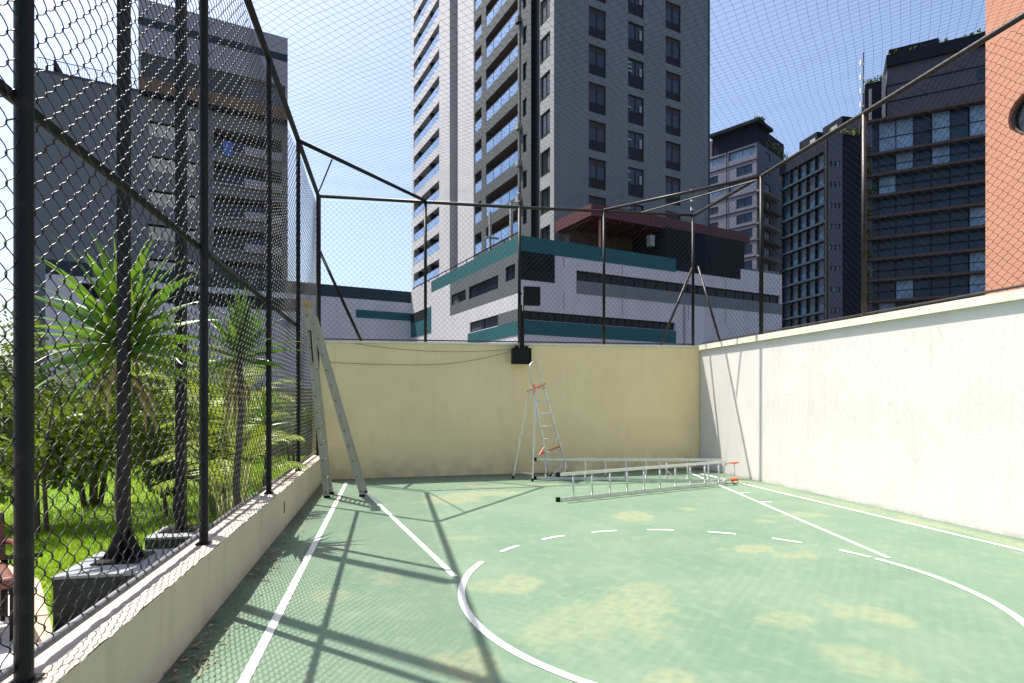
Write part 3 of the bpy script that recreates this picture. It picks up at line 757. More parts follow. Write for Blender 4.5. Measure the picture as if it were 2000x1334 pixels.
def dracaena(x, y, hz, n, L, wd, label, trunk_r=0.05, droop=0.5, up=0.2, heads=None):
    root = empty("dracaena", (x, y, GZ), label=label, cat="plant", group="sword-leaved plants by the fence")
    H = hz - GZ
    t = MB().tube([(0.05, 0.02, -0.05), (-0.03, 0.02, H * 0.35), (0.03, -0.02, H * 0.7), (0, 0, H)], [trunk_r * 1.3, trunk_r, trunk_r * 0.85, trunk_r * 0.8], 10)
    t.build("trunk", M_trunk, root, smooth=True)
    m = MB()
    for k in range(n):
        f = (k + 0.5) / n
        el = R(82) * (1 - f) ** 0.8 - R(35) * f + random.uniform(-.12, .12) + up * 0.3
        az = k * 2.399963 + random.uniform(-.2, .2)
        LL = L * random.uniform(0.8, 1.1); W = wd * random.uniform(0.8, 1.15)
        p = np.array((math.cos(az) * .03, math.sin(az) * .03, H - 0.25 * f + 0.05)); e = el
        side = np.array((-math.sin(az), math.cos(az), 0)); b = len(m.v); ns = 8; roll = random.uniform(-1.0, 1.0)
        for i in range(ns + 1):
            u = i / ns
            ww = W * (0.35 + 0.65 * math.sin(PI * min(1, u * 1.15 + 0.12)) ** 0.8) * (1 - u ** 4) * 0.5 + 0.0008
            d = np.array((math.cos(az) * math.cos(e), math.sin(az) * math.cos(e), math.sin(e)))
            nrm = np.cross(side, d); s2 = side * math.cos(roll) + nrm * math.sin(roll); n2 = np.cross(s2, d)
            m.v += [tuple(p - s2 * ww + n2 * ww * 0.35), tuple(p), tuple(p + s2 * ww + n2 * ww * 0.35)]
            p = p + d * LL / ns; e -= droop / ns * (0.4 + 1.6 * u)
        for i in range(ns):
            q = b + i * 3
            m.f += [(q, q + 1, q + 4, q + 3), (q + 1, q + 2, q + 5, q + 4)]
    m.build("leaves", M_drac, root, smooth=True)
    dm = MB()
    for k in range(16):
        az = random.uniform(0, 2 * PI); LL = L * random.uniform(0.45, 0.8); b = len(dm.v); W = wd * 0.5; e = R(random.uniform(-70, -20))
        p = np.array((math.cos(az) * .04, math.sin(az) * .04, H - random.uniform(0.15, 0.5))); side = np.array((-math.sin(az), math.cos(az), 0)); ns = 5
        for i in range(ns + 1):
            ww = W * (1 - (i / ns) ** 2) * 0.5 + 0.002; d = np.array((math.cos(az) * math.cos(e), math.sin(az) * math.cos(e), math.sin(e)))
            dm.v += [tuple(p - side * ww), tuple(p + side * ww)]; p = p + d * LL / ns; e = max(R(-88), e - R(14))
        for i in range(ns): q = b + i * 2; dm.f.append((q, q + 1, q + 3, q + 2))
    dm.build("dead_leaves", mat("straw_leaf", (0.20, 0.15, 0.06), 0.8, col2=(0.34, 0.27, 0.08), scale=4), root)
    return root
dracaena(-2.41, 5.97, 2.04, 66, 0.90, 0.125, "large bright green sword-leaved plant behind the second dark upright", 0.055, 0.55)
dracaena(-1.53, 6.42, 1.98, 44, 0.64, 0.07, "sword-leaved plant with upright tuft right of the thin black post", 0.035, 0.5, 0.9)
dracaena(-1.75, 8.9, 1.15, 30, 0.50, 0.035, "small low sword-leaved plant near the fence base", 0.03, 0.7, 0.3)
dracaena(-3.6, 4.4, 1.95, 40, 0.8, 0.05, "sword-leaved plant whose leaves reach in at the left photo edge", 0.05, 0.6)

def palm(x, y, h, n, L, label):
    root = empty("areca_palm", (x, y, GZ), label=label, cat="palm", group="feathery palms by the fence")
    st = MB(); lf = MB()
    for k in range(n):
        az = k * 2.4 + random.uniform(-.3, .3); e = R(random.uniform(48, 85)); LL = L * random.uniform(0.8, 1.15)
        base = np.array((math.cos(az) * .08, math.sin(az) * .08, 0.0)); z0 = h * random.uniform(0.25, 0.62)
        tilt = np.array((math.cos(az) * 0.16, math.sin(az) * 0.16, 1)) * z0
        pts = [base, base + tilt * 0.5, base + tilt]; p = pts[-1].copy(); ns = 14; side = np.array((-math.sin(az), math.cos(az), 0)); fr = []
        for i in range(ns + 1):
            d = np.array((math.cos(az) * math.cos(e), math.sin(az) * math.cos(e), math.sin(e))); fr.append((p.copy(), d.copy()))
            p = p + d * LL / ns; e -= R(95) / ns * (0.4 + 1.2 * i / ns)
        st.tube(pts + [q for q, _ in fr], [0.022, 0.018, 0.014] + [0.009 * (1 - i / (ns + 2)) + 0.002 for i in range(ns + 1)], 6)
        for i in range(2, ns + 1):
            for hf in (0, 0.5):
                if i == ns and hf: continue
                q, d = fr[i]; q = q + d * LL / ns * hf; nrm = np.cross(side, d)
                u = (i + hf) / ns; l = 0.34 * L * (math.sin(PI * (0.12 + 0.8 * u)) ** 0.7) * random.uniform(.85, 1.1)
                for s in (-1, 1):
                    dd = side * s * 0.8 + d * 0.6 + np.array((0, 0, -0.22 + random.uniform(-.12, .12))); dd /= np.linalg.norm(dd)
                    wv = np.cross(dd, nrm); wv /= np.linalg.norm(wv) + 1e-9; wv *= 0.013
                    lf.quad(q, q + dd * l * .45 + wv, q + dd * l + (0, 0, -.03), q + dd * l * .45 - wv)
    lf.build("fronds", M_leaf2, root); st.build("stem", M_stalk, root, smooth=True)
palm(-2.5, 9.3, 2.3, 13, 1.25, "yellow-green feathery palm between the last two fence posts")
palm(-3.1, 11.7, 2.6, 12, 1.3, "feathery palm farther back beside the fence posts")
palm(-1.9, 7.6, 1.5, 9, 0.8, "low feathery palm close behind the chain-link mesh")
# slim garden trees
def slim_tree(x, y, h, n, rad, label, m):
    root = empty("slender_tree", (x, y, GZ), label=label, cat="tree", group="slender trees on the lawn")
    st = MB(); cs = []
    for k in range(4):
        a = k * 1.7 + 0.3; tx, ty = math.cos(a) * rad * .55, math.sin(a) * rad * .55
        st.tube([(math.cos(a) * .09, math.sin(a) * .09, -.05), (tx * .4, ty * .4, h * .4), (tx, ty, h * .85)], [0.045, 0.03, 0.01], 8)
        for j in range(4):
            b = a + random.uniform(-1, 1); q = (tx * (.5 + .2 * j) + math.cos(b) * .25, ty * (.5 + .2 * j) + math.sin(b) * .25, h * (.5 + .14 * j))
            st.tube([(tx * .5, ty * .5, h * (.42 + .1 * j)), q], [0.014, 0.005], 5); cs.append((q, rad * random.uniform(.25, .42)))
    V, Q = leaf_cloud(cs, n, 0.085)
    np_mesh("crown", V, Q, m, root); st.build("trunk", M_trunk, root, smooth=True)
slim_tree(-4.6, 10.3, 2.9, 5200, 1.15, "thin multi-stemmed tree on the lawn behind the large sword-leaved plant", M_leaf)
slim_tree(-3.9, 12.9, 2.7, 4200, 1.0, "thin tree standing deeper in the garden between the columns", M_leaf2)

# small garden sign
sg = empty("garden_sign", (-7.6, 14.9, GZ), 0.35, "small red-brown picture board on a stake on the lawn", "sign")
MB().box(-0.02, 0.02, -0.02, 0.02, -0.05, 0.35).build("stake", M_dark, sg)
MB().box(-0.27, 0.27, -0.015, 0.01, 0.36, 0.86).build("board", mat("sign_board", (0.20, 0.05, 0.03), 0.6, col2=(0.42, 0.28, 0.18), scale=6), sg)
m = MB(); m.box(-0.28, 0.28, -0.02, 0.015, 0.861, 0.885); m.box(0.271, 0.285, -0.02, 0.015, 0.36, 0.86); m.build("border", mat("sign_border", (0.6, 0.58, 0.5), 0.6), sg)
# garden spotlight / dark boulder
bl = MB()
rr = random.Random(4)
rings = 7; seg = 12
for i in range(rings + 1):
    th = PI * i / rings
    for k in range(seg):
        ph = 2 * PI * k / seg; r = 0.26 * (1 + rr.uniform(-.12, .12))
        bl.v.append((r * 1.3 * math.sin(th) * math.cos(ph), r * math.sin(th) * math.sin(ph), 0.14 + r * 0.75 * math.cos(th)))
for i in range(rings):
    for k in range(seg):
        a = i * seg + k; b = i * seg + (k + 1) % seg; bl.f.append((a, b, b + seg, a + seg))
tag(bl.build("garden_rock", mat("dark_stone", (0.04, 0.04, 0.04), 0.8, var=.4, scale=6, bump=.5), loc=(-5.1, 14.6, GZ)), "dark rounded rock on the lawn before the hedge", "rock")

# patio chair and handrail at the lower left
ch = empty("patio_chair", (-2.90, 4.62, GZ + 0.05), R(35), "brown padded patio chair at the lower left photo edge", "chair")
M_brown = mat("brown_vinyl", (0.14, 0.045, 0.03), 0.45, var=.25, scale=6)
m = MB()
for (a, b) in (((-.28, -.25), 0), ((.28, -.25), 0), ((-.28, .28), 0), ((.28, .28), 0)):
    MB().tube([(a[0], a[1], 0), (a[0], a[1], 0.40)], 0.016, 8).build("leg", M_dark, ch)
so_ = MB().box(-.30, .30, -.28, .30, .36, .44).build("seat", M_brown, ch); b = so_.modifiers.new("b", 'BEVEL'); b.width = .03; b.segments = 3
bk = MB(); bk.add([(-.30, .27, .45), (.30, .27, .45), (.30, .36, .80), (-.30, .36, .80), (-.30, .33, .45), (.30, .33, .45), (.30, .42, .80), (-.30, .42, .80)], [(0, 1, 2, 3), (7, 6, 5, 4), (0, 4, 5, 1), (1, 5, 6, 2), (2, 6, 7, 3), (3, 7, 4, 0)])
o = bk.build("backrest", M_brown, ch); b = o.modifiers.new("b", 'BEVEL'); b.width = .02; b.segments = 3
for s in (-1, 1):
    MB().tube([(s * .31, -.26, .40), (s * .33, -.24, .56), (s * .33, .1, .60), (s * .31, .33, .58)], 0.022, 10).build("armrest", M_brown, ch, smooth=True)
hr = empty("handrail", (-2.75, 5.1, GZ), 0, "thin dark handrail standing on the terrace at the lower left", "handrail")
MB().tube([(-1.3, -.15, .49), (0.12, 0.02, .50)], 0.018, 10).build("rail", M_rail, hr, smooth=True)
MB().tube([(-0.12, 0.0, 0), (-0.12, 0, .48)], 0.022, 10).build("post", M_dark, hr, smooth=True)
MB().tube([(-1.25, -.14, 0), (-1.25, -.14, .48)], 0.022, 10).build("post", M_dark, hr, smooth=True)

# ================================================================= BUILDINGS
cY, sY = math.cos(YAW), math.sin(YAW)
def cw(X, Zc): return (X * cY + Zc * sY, -X * sY + Zc * cY)      # street axes -> court axes
M_glass = mat("dark_glass", (0.014, 0.022, 0.032), 0.12, metal=0.0, spec=0.6, var=0.5, scale=0.35)
M_bgl = mat("black_glass", (0.008, 0.010, 0.013), 0.35, spec=0.25)
M_blue = mat("blue_glass", (0.16, 0.30, 0.55), 0.12, spec=0.8, var=0.25, scale=0.5)
M_frame = mat("window_frame", (0.010, 0.012, 0.015), 0.6, spec=0.25)
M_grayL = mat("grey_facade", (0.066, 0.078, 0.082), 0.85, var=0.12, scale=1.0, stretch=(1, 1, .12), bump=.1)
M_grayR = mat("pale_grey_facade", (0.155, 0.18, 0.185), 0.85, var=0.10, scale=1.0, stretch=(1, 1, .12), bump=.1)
M_lt = mat("light_facade", (0.30, 0.31, 0.30), 0.85, var=0.08, scale=0.5)
M_wht = mat("white_facade", (0.55, 0.535, 0.545), 0.85, var=0.08, scale=1.0, stretch=(1, 1, .15))
M_lav = mat("lavender_facade", (0.34, 0.33, 0.36), 0.85, var=0.05, scale=0.4)
M_teal = mat("teal_facade", (0.0, 0.09, 0.10), 0.7, var=0.08, scale=0.5)
M_dteal = mat("dark_teal_facade", (0.008, 0.03, 0.038), 0.7, var=0.08, scale=0.5)
M_dk = mat("charcoal_facade", (0.014, 0.019, 0.025), 0.85, spec=0.1, var=0.2, scale=0.6)
M_core = mat("recess_dark", (0.03, 0.03, 0.03), 0.9)
M_soff = mat("soffit", (0.15, 0.115, 0.10), 0.9)
M_red = mat("red_canopy", (0.075, 0.008, 0.013), 0.6, var=0.12, scale=0.6)

class Face:
    """one face of a building in its own axes. kind 'R': plane y=c facing -y, a=x. 'L': plane x=c facing -x, a=y."""
    def __init__(s, kind, c): s.k = kind; s.c = c
    def p(s, a, d, z): return (a, s.c + d, z) if s.k == 'R' else (s.c + d, a, z)
    def box(s, mb, a0, a1, d0, d1, z0, z1):
        if s.k == 'R': mb.box(a0, a1, s.c + d0, s.c + d1, z0, z1)
        else: mb.box(s.c + d0, s.c + d1, a0, a1, z0, z1)
    def facade(s, a0, a1, z0, z1, holes, mb):
        "wall skin with real openings and reveals; holes = (a0,a1,z0,z1,depth)"
        A = sorted({a0, a1, *[h[0] for h in holes], *[h[1] for h in holes]}); Zs = sorted({z0, z1, *[h[2] for h in holes], *[h[3] for h in holes]})
        for i in range(len(A) - 1):
            run = None
            for j in range(len(Zs) - 1):
                am, zm = (A[i] + A[i + 1]) / 2, (Zs[j] + Zs[j + 1]) / 2
                hole = any(h[0] < am < h[1] and h[2] < zm < h[3] for h in holes)
                if not hole and run is None: run = Zs[j]
                if (hole or j == len(Zs) - 2) and run is not None:
                    zt = Zs[j] if hole else Zs[j + 1]
                    mb.quad(s.p(A[i], 0, run), s.p(A[i + 1], 0, run), s.p(A[i + 1], 0, zt), s.p(A[i], 0, zt)); run = None
        for (b0, b1, y0, y1, d) in holes:
            for (p, q) in (((b0, y0), (b1, y0)), ((b1, y0), (b1, y1)), ((b1, y1), (b0, y1)), ((b0, y1), (b0, y0))):
                mb.quad(s.p(p[0], 0, p[1]), s.p(q[0], 0, q[1]), s.p(q[0], d, q[1]), s.p(p[0], d, p[1]))

def window(face, a0, a1, z0, z1, root, mats=(None, None), sill=0.0, mull=True, depth=0.18, blind=0.0, frame_m=None, glass_m=None, curt=True):
    fm = frame_m or M_frame; gm = glass_m or M_glass
    fr = MB(); t = 0.06
    face.box(fr, a0 + .002, a1 - .002, depth - .06, depth, z1 - t, z1 - .002); face.box(fr, a0 + .002, a1 - .002, depth - .06, depth, z0 + .002, z0 + t)
    face.box(fr, a0 + .002, a0 + t, depth - .06, depth, z0 + t, z1 - t); face.box(fr, a1 - t, a1 - .002, depth - .06, depth, z0 + t, z1 - t)
    if mull: face.box(fr, (a0 + a1) / 2 - .03, (a0 + a1) / 2 + .03, depth - .07, depth - .01, z0 + t, z1 - t)
    if sill > 0: face.box(fr, a0 + t, a1 - t, depth - .055, depth - .01, z0 + t, z0 + sill)
    w_ = fr.build("window", fm, root)
    gl = MB(); face.box(gl, a0 + t, a1 - t, depth - .03, depth - .015, z0 + max(t, sill), z1 - t - blind); gl.build("pane", gm, w_)
    if (a1 - a0) > 1.2 and curt and random.random() < 0.4:
        cb = MB(); wq = (a1 - a0) * random.uniform(.2, .42); q0 = a0 + t if random.random() < .5 else a1 - t - wq
        face.box(cb, q0, q0 + wq, depth - .034, depth - .031, z0 + max(t, sill) + .01, z1 - t - blind - .01); cb.build("curtain", mat("pale_curtain", (0.05, 0.055, 0.065), .8), w_)
    if blind > 0:
        bb = MB(); face.box(bb, a0 + t, a1 - t, depth - .05, depth - .02, z1 - t - blind, z1 - t); bb.build("shutter_box", mat("shutter_brown", (0.035, 0.026, 0.028), 0.7), w_)
    return w_

def rooted(name, X, Zc, rz_dir, label, cat="building"):
    "place building; local x axis along rz_dir=(dX,dZ) in street axes"
    x, y = cw(X, Zc); d = cw(*rz_dir)
    return empty(name, (x, y, -0.6), math.atan2(d[1], d[0]), label, cat)
DR = (0.884, 0.468)
Z6 = 0.6   # building-local z = world z + 0.6

# ---------- residential tower
def tower():
    root = rooted("apartment_tower", 3.1, 42.7, DR, "tall grey and white apartment tower with rows of balconies, centre of the skyline", "apartment tower")
    H = 58.6
    Rf = Face('R', 0.0); Lf = Face('L', 0.0)
    rows = [28.6 - 2.3 + 0.6 + 2.9 * k for k in range(-6, 11)]    # bottom z of window units (local)
    holes = []; wins = []
    for z in rows:
        for (a0, a1) in ((3.12, 4.77), (6.93, 8.56), (10.84, 12.54)):
            if z + 2.3 < H - 2: holes.append((a0, a1, z, z + 2.3, 0.18)); wins.append((a0, a1, z))
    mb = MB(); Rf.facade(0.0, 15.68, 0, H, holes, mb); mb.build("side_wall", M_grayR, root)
    for (a0, a1, z) in wins:
        if a0 > 6 and a0 < 8:
            w_ = window(Rf, a0, a1, z, z + 2.3, root, sill=1.05, mull=True)
            for q in range(3):
                if rng.random() < 0.75:
                    sc = MB(); Rf.box(sc, a0 - .003, a0 + random.uniform(.2, .42), .01, .12, z + 1.2 + q * .33, z + 1.34 + q * .33); sc.build("louvre", M_lt, w_)
            sc = MB(); Rf.box(sc, a1 - .42, a1 - .2, .05, .11, z + 1.1, z + random.uniform(1.6, 2.0)); sc.build("hung_towel", M_lt, w_)
        else: window(Rf, a0, a1, z, z + 2.3, root, sill=0.85 if a0 < 6 else 0.75, blind=0.42)
    # dark narrow edge at far right corner
    e = MB(); e.box(15.682, 15.9, 0, 0.6, 0, H); e.build("edge_strip", M_dteal, root)
    # left faces
    hl = []; zb = [32.58 + 0.6 + 2.9 * k for k in range(-9, 9)]
    corner_h = []; small_h = []; bal = []; sbal = []
    for z in zb:
        if z + 2 > H - 1: continue
        corner_h.append((0.55, 2.0, z + 0.3, z + 2.2, 0.18)); small_h.append((4.1, 4.75, z + 0.35, z + 1.75, 0.18))
        bal.append((5.63, 11.74, z, z + 1.95, 1.4)); sbal.append((12.7, 14.2, z, z + 1.9, 1.4))
    mb = MB(); Lf.facade(0, 2.38, 0, H, corner_h, mb); mb.build("corner_wall", M_lt, root)
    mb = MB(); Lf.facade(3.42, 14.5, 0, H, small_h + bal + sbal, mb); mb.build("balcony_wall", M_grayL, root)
    # dark vertical slot
    mb = MB(); mb.quad((0.35, 2.38, 0), (0.35, 3.42, 0), (0.35, 3.42, H), (0.35, 2.38, H)); mb.quad((0, 3.42, 0), (0.35, 3.42, 0), (0.35, 3.42, H), (0, 3.42, H)); mb.build("dark_slot", M_dk, root)
    for h in corner_h: window(Lf, *h[:4], root, sill=0.3)
    for h in small_h: window(Lf, *h[:4], root, mull=False)
    def balcony(a0, a1, z, dep, ht=1.95, rail=0.98, frame_m=M_frame, soff=M_soff, blue=M_blue):
        b = MB(); Lf.box(b, a0 + .01, a1 - .01, 0.02, dep - .02, z + 0.0, z + .03); Lf.box(b, a0 + .01, a1 - .01, 0.06, dep - .03, z + ht - .04, z + ht - .01)
        o = b.build("balcony", soff, root)
        g_ = MB(); Lf.box(g_, a0 + .02, a1 - .02, 0.03, 0.05, z + .06, z + rail); g_.build("balustrade", blue, o)
        tr = MB(); Lf.box(tr, a0 + .01, a1 - .01, 0.01, 0.07, z + rail, z + rail + .05); n_ = max(1, int((a1 - a0) / 1.5))
        for q in range(1, n_): Lf.box(tr, a0 + (a1 - a0) * q / n_ - .02, a0 + (a1 - a0) * q / n_ + .02, 0.015, 0.065, z + .03, z + rail)
        tr.build("handrail", frame_m, o)
        dr = MB(); Lf.box(dr, a0 + .1, a1 - .1, dep - .06, dep - .03, z + .04, z + ht - .1); dr.build("balcony_door", M_glass, o)
    for h in bal: balcony(*h[:3], 1.4)
    for h in sbal: balcony(*h[:3], 1.4, 1.9, 0.95)
    for k in range(9):
        z = random.choice(zb[2:]) + random.choice((0.0, 0.1)); b = MB(); Lf.box(b, 5.0, 5.5, -.32, -.02, z - .55, z - .1); b.build("air_conditioner", M_lt, root)
    for y_ in (2.2, 5.25):
        MB().tube([(-0.06, y_, 10), (-0.06, y_, H - 1)], .05, 6).build("downpipe", M_lt if y_ > 5 else M_dk, root)
    # white wing
    mb = MB(); Lf.facade(14.5, 18.45, 0, H, [], mb); mb.quad((0, 18.45, 0), (0.9, 18.45, 0), (0.9, 18.45, H), (0, 18.45, H)); mb.build("white_pier", M_wht, root)
    mb = MB(); mb.quad((0.9, 18.45, 0), (0.9, 20.9, 0), (0.9, 20.9, H), (0.9, 18.45, H)); mb.quad((0.9, 20.9, 0), (0.1, 20.9, 0), (0.1, 20.9, H), (0.9, 20.9, H)); mb.build("grey_recess", M_lav, root)
    L2 = Face('L', 0.1); hw = []
    for k in range(-9, 7):
        z = 41.2 + 0.6 + 2.9 * k
        hw.append((24.0, 32.9, z, z + 1.85, 1.3))
    mb = MB(); L2.facade(20.9, 33.6, 0, H, hw, mb); mb.build("white_wall", M_wht, root)
    for h in hw:
        b = MB(); L2.box(b, 24.02, 32.88, 0.03, 1.25, h[2] + .0, h[2] + .03); o = b.build("balcony", M_lav, root)
        g_ = MB(); L2.box(g_, 24.05, 32.85, 0.04, 0.06, h[2] + .06, h[2] + 0.95); g_.build("balustrade", M_blue, o)
        f_ = MB(); L2.box(f_, 24.02, 32.88, 0.02, 0.08, h[2] + .95, h[2] + 1.0); L2.box(f_, 26.9, 27.3, 0.1, 1.2, h[2] + .04, h[2] + 1.84); L2.box(f_, 31.2, 31.5, 0.1, 1.2, h[2] + .04, h[2] + 1.84); f_.build("divider", M_dk, o)
        d_ = MB(); L2.box(d_, 24.1, 32.8, 1.2, 1.24, h[2] + .04, h[2] + 1.75); d_.build("balcony_door", M_glass, o)
    # core, back, roof
    MB().box(1.42, 15.4, 0.25, 33.5, 0, H - .2).build("core", M_core, root)
    mb = MB(); mb.quad((15.68, 0, 0), (15.68, 33.6, 0), (15.68, 33.6, H), (15.68, 0, H)); mb.quad((0.1, 33.6, 0), (15.68, 33.6, 0), (15.68, 33.6, H), (0.1, 33.6, H)); mb.build("rear_wall", M_grayR, root)
    MB().box(0.0, 15.68, 0.0, 33.6, H, H + .4).build("roof", M_grayL, root)
tower()

# ---------- podium with teal bands
def podium():
    root = rooted("podium_block", 0.42, 34.0, DR, "white podium building with teal and charcoal bands below the tall tower", "building")
    H = 11.03 + Z6
    Rf = Face('R', 0.0); Lf = Face('L', 0.0)
    rect_holes = [(4.05, 23.0, 8.78 + Z6, 9.42 + Z6, 0.25), (0.25, 12.2, 6.12 + Z6, 6.66 + Z6, 0.25)]
    mb = MB(); Rf.facade(0, 23.2, 0, H, rect_holes, mb)
    mb.build("front_wall", M_wht, root)
    def band(face, a0, a1, z0, z1, m, nm="painted_band", d=-0.03):
        b = MB(); face.box(b, a0, a1, d, -0.001, z0 + Z6, z1 + Z6); return b.build(nm, m, root)
    band(Rf, -0.03, 12.25, 10.15, 11.05, M_teal); band(Rf, -0.03, 2.45, 8.47, 10.148, M_dk)
    band(Rf, 4.05, 23.2, 7.98, 8.77, M_grayR); band(Rf, -0.03, 12.25, 5.25, 6.10, M_teal); band(Rf, 12.26, 18.6, 10.25, 11.05, M_dk, d=-0.02)
    for h in rect_holes: 
        n_ = 10
        for q in range(n_):
            a0 = h[0] + (h[1] - h[0]) * q / n_; a1 = h[0] + (h[1] - h[0]) * (q + 1) / n_
            window(Rf, a0, a1, h[2], h[3], root, mull=True, depth=0.22, glass_m=M_bgl, curt=False)
    # side face
    lh = [(7.9, 10.6, 8.45 + Z6, 9.2 + Z6, 0.2), (2.75, 7.35, 8.4 + Z6, 9.25 + Z6, 0.2), (0.5, 1.75, 8.6 + Z6, 9.5 + Z6, 0.2), (2.8, 7.2, 6.05 + Z6, 6.75 + Z6, 0.2), (11.2, 13.5, 5.0 + Z6, 5.7 + Z6, .2)]
    # subtract: grey panel and white panel as separate skins
    mb = MB(); Lf.facade(0, 10.88, 7.67 + Z6, 10.1 + Z6, lh[:3], mb); mb.build("grey_side_panel", M_grayL2, root)
    mb = MB(); Lf.facade(0, 10.88, 0, 7.668 + Z6, [lh[3]], mb); Lf.facade(10.88, 20.3, 0, 10.1 + Z6, [lh[4]], mb); Lf.facade(15.0, 20.3, 10.1 + Z6, H, [], mb); mb.build("side_wall", M_wht, root)
    mb = MB(); Lf.facade(0, 15.0, 10.1 + Z6, H, [], mb); mb.build("teal_cornice", M_teal, root)
    b = MB(); Lf.box(b, 0.01, 7.5, -0.03, -0.001, 5.22 + Z6, 6.0 + Z6); b.build("painted_band", M_teal, root); b = MB(); Lf.box(b, 15.0, 20.3, -0.03, -0.001, 6.9 + Z6, 9.0 + Z6); b.build("painted_band", M_teal, root)
    b = MB(); Lf.box(b, 0.01, 2.75, -0.025, -0.001, 6.02 + Z6, 6.75 + Z6); b.build("painted_band", M_grayL2, root)
    b = MB(); Lf.box(b, 15.9, 20.3, -0.05, -0.032, 8.2 + Z6, 9.0 + Z6); b.build("painted_band", M_dk, root)
    for h in lh: window(Lf, *h[:4], root, depth=0.15)
    # back return wall (left part of the block)
    Bf = Face('R', 20.22)
    mb = MB(); Bf.facade(-26, -0.001, 0, 10.02 + Z6, [(-24, -9.5, 8.55 + Z6, 9.6 + Z6, 0.3)], mb); mb.build("front_wall", M_wht, root)
    mb = MB(); Bf.facade(-26, -0.001, 10.02 + Z6, H, [], mb); mb.build("teal_cornice", M_dteal, root)
    b = MB(); Bf.box(b, -4.9, -0.01, -0.03, -0.001, 8.42 + Z6, 9.1 + Z6); b.build("painted_band", M_teal, root)
    b = MB(); Bf.box(b, -24, -9.5, 0.28, 0.3, 8.55 + Z6, 9.6 + Z6); b.build("window_strip", M_dk, root)
    MB().box(-25.9, 0.3, 20.6, 34, 0, H - .05).build("core", M_core, root)
    MB().box(0.35, 23.2, 0.35, 20.2, 0, H - .3).build("core", M_core, root)
    MB().box(-26.0, 23.2, 34, 34.2, 0, H - .02).build("rear_wall", M_wht, root)
    mb = MB(); mb.quad((23.2, 0, 0), (23.2, 20.2, 0), (23.2, 20.2, H - .6), (23.2, 0, H - .6)); mb.build("side_wall", M_wht, root)
    for q in (3.1, 7.6, 13.4, 17.0, 20.6):
        b = MB(); Rf.box(b, q, q + .03, -.012, -.001, 6.9 + Z6, 7.95 + Z6); Rf.box(b, q, q + .03, -.012, -.001, 9.5 + Z6, 10.1 + Z6); b.build("panel_joint", M_grayL, root)
    MB().tube([(13.0, -.07, 0), (13.0, -.07, 7.9 + Z6)], .06, 8).build("downpipe", M_lt, root)
    for (q, y_) in ((21.2, 6), (16.0, 7.5), (2.5, 9.5)):
        MB().box(q, q + 1.2, y_, y_ + .9, H - .3, H + .8).build("roof_unit", M_lt, root)
    # roof terrace: parapet rail, red canopy, grey room
    rl = MB(); rl.box(0.02, 0.08, 0.02, 20, H + .22, H + .27)
    for q in range(11): rl.box(0.03, 0.07, 0.05 + q * 1.95, 0.09 + q * 1.95, H, H + .22)
    rl.build("roof_rail", M_dk, root)
    z = 13.5 + Z6
    cn = MB(); cn.box(6.1, 21.2, 1.3, 5.7, z, z + 0.8); o = cn.build("canopy", M_red, root)
    for q in range(6):
        MB().box(6.3 + q * 1.15, 6.42 + q * 1.15, 1.5, 5.5, z - .18, z - .002).build("canopy_beam", mat("dark_red_beam", (0.04, 0.008, 0.01), 0.8), o)
    MB().box(12.3, 20.2, 1.0, 5.0, H - .3, z - .005).build("grey_room", M_dk, root)
    MB().box(20.3, 23.15, 0.2, 4.0, H - .6, H + 0.25).build("roof_parapet", M_grayR, root)
    MB().box(6.5, 12.2, 4.5, 5.2, H - .3, z - .01).build("rear_screen", mat("brown_screen", (0.07, 0.05, 0.04), 0.8, var=.4, scale=1.5), root)
    MB().box(7.0, 7.12, 1.6, 1.72, H - .3, z - .005).build("canopy_post", mat("orange_post", (0.35, 0.16, 0.09), 0.7), root)
    MB().box(11.4, 11.8, 1.6, 2.0, H + 1.2, z - .5).build("wall_lamp", M_lt, root)
    m = MB(); m.box(1.2, 1.35, 6.5, 6.65, H, H + 3.5); m.box(2.6, 2.8, 6.0, 6.2, H, H + 4.2); m.box(0.9, 1.9, 6.4, 6.6, H + 1.6, H + 1.7); m.build("vent_pipe", M_lt, root)
M_grayL2 = mat("mid_grey_facade", (0.085, 0.10, 0.11), 0.85, var=0.06, scale=0.4)
podium()

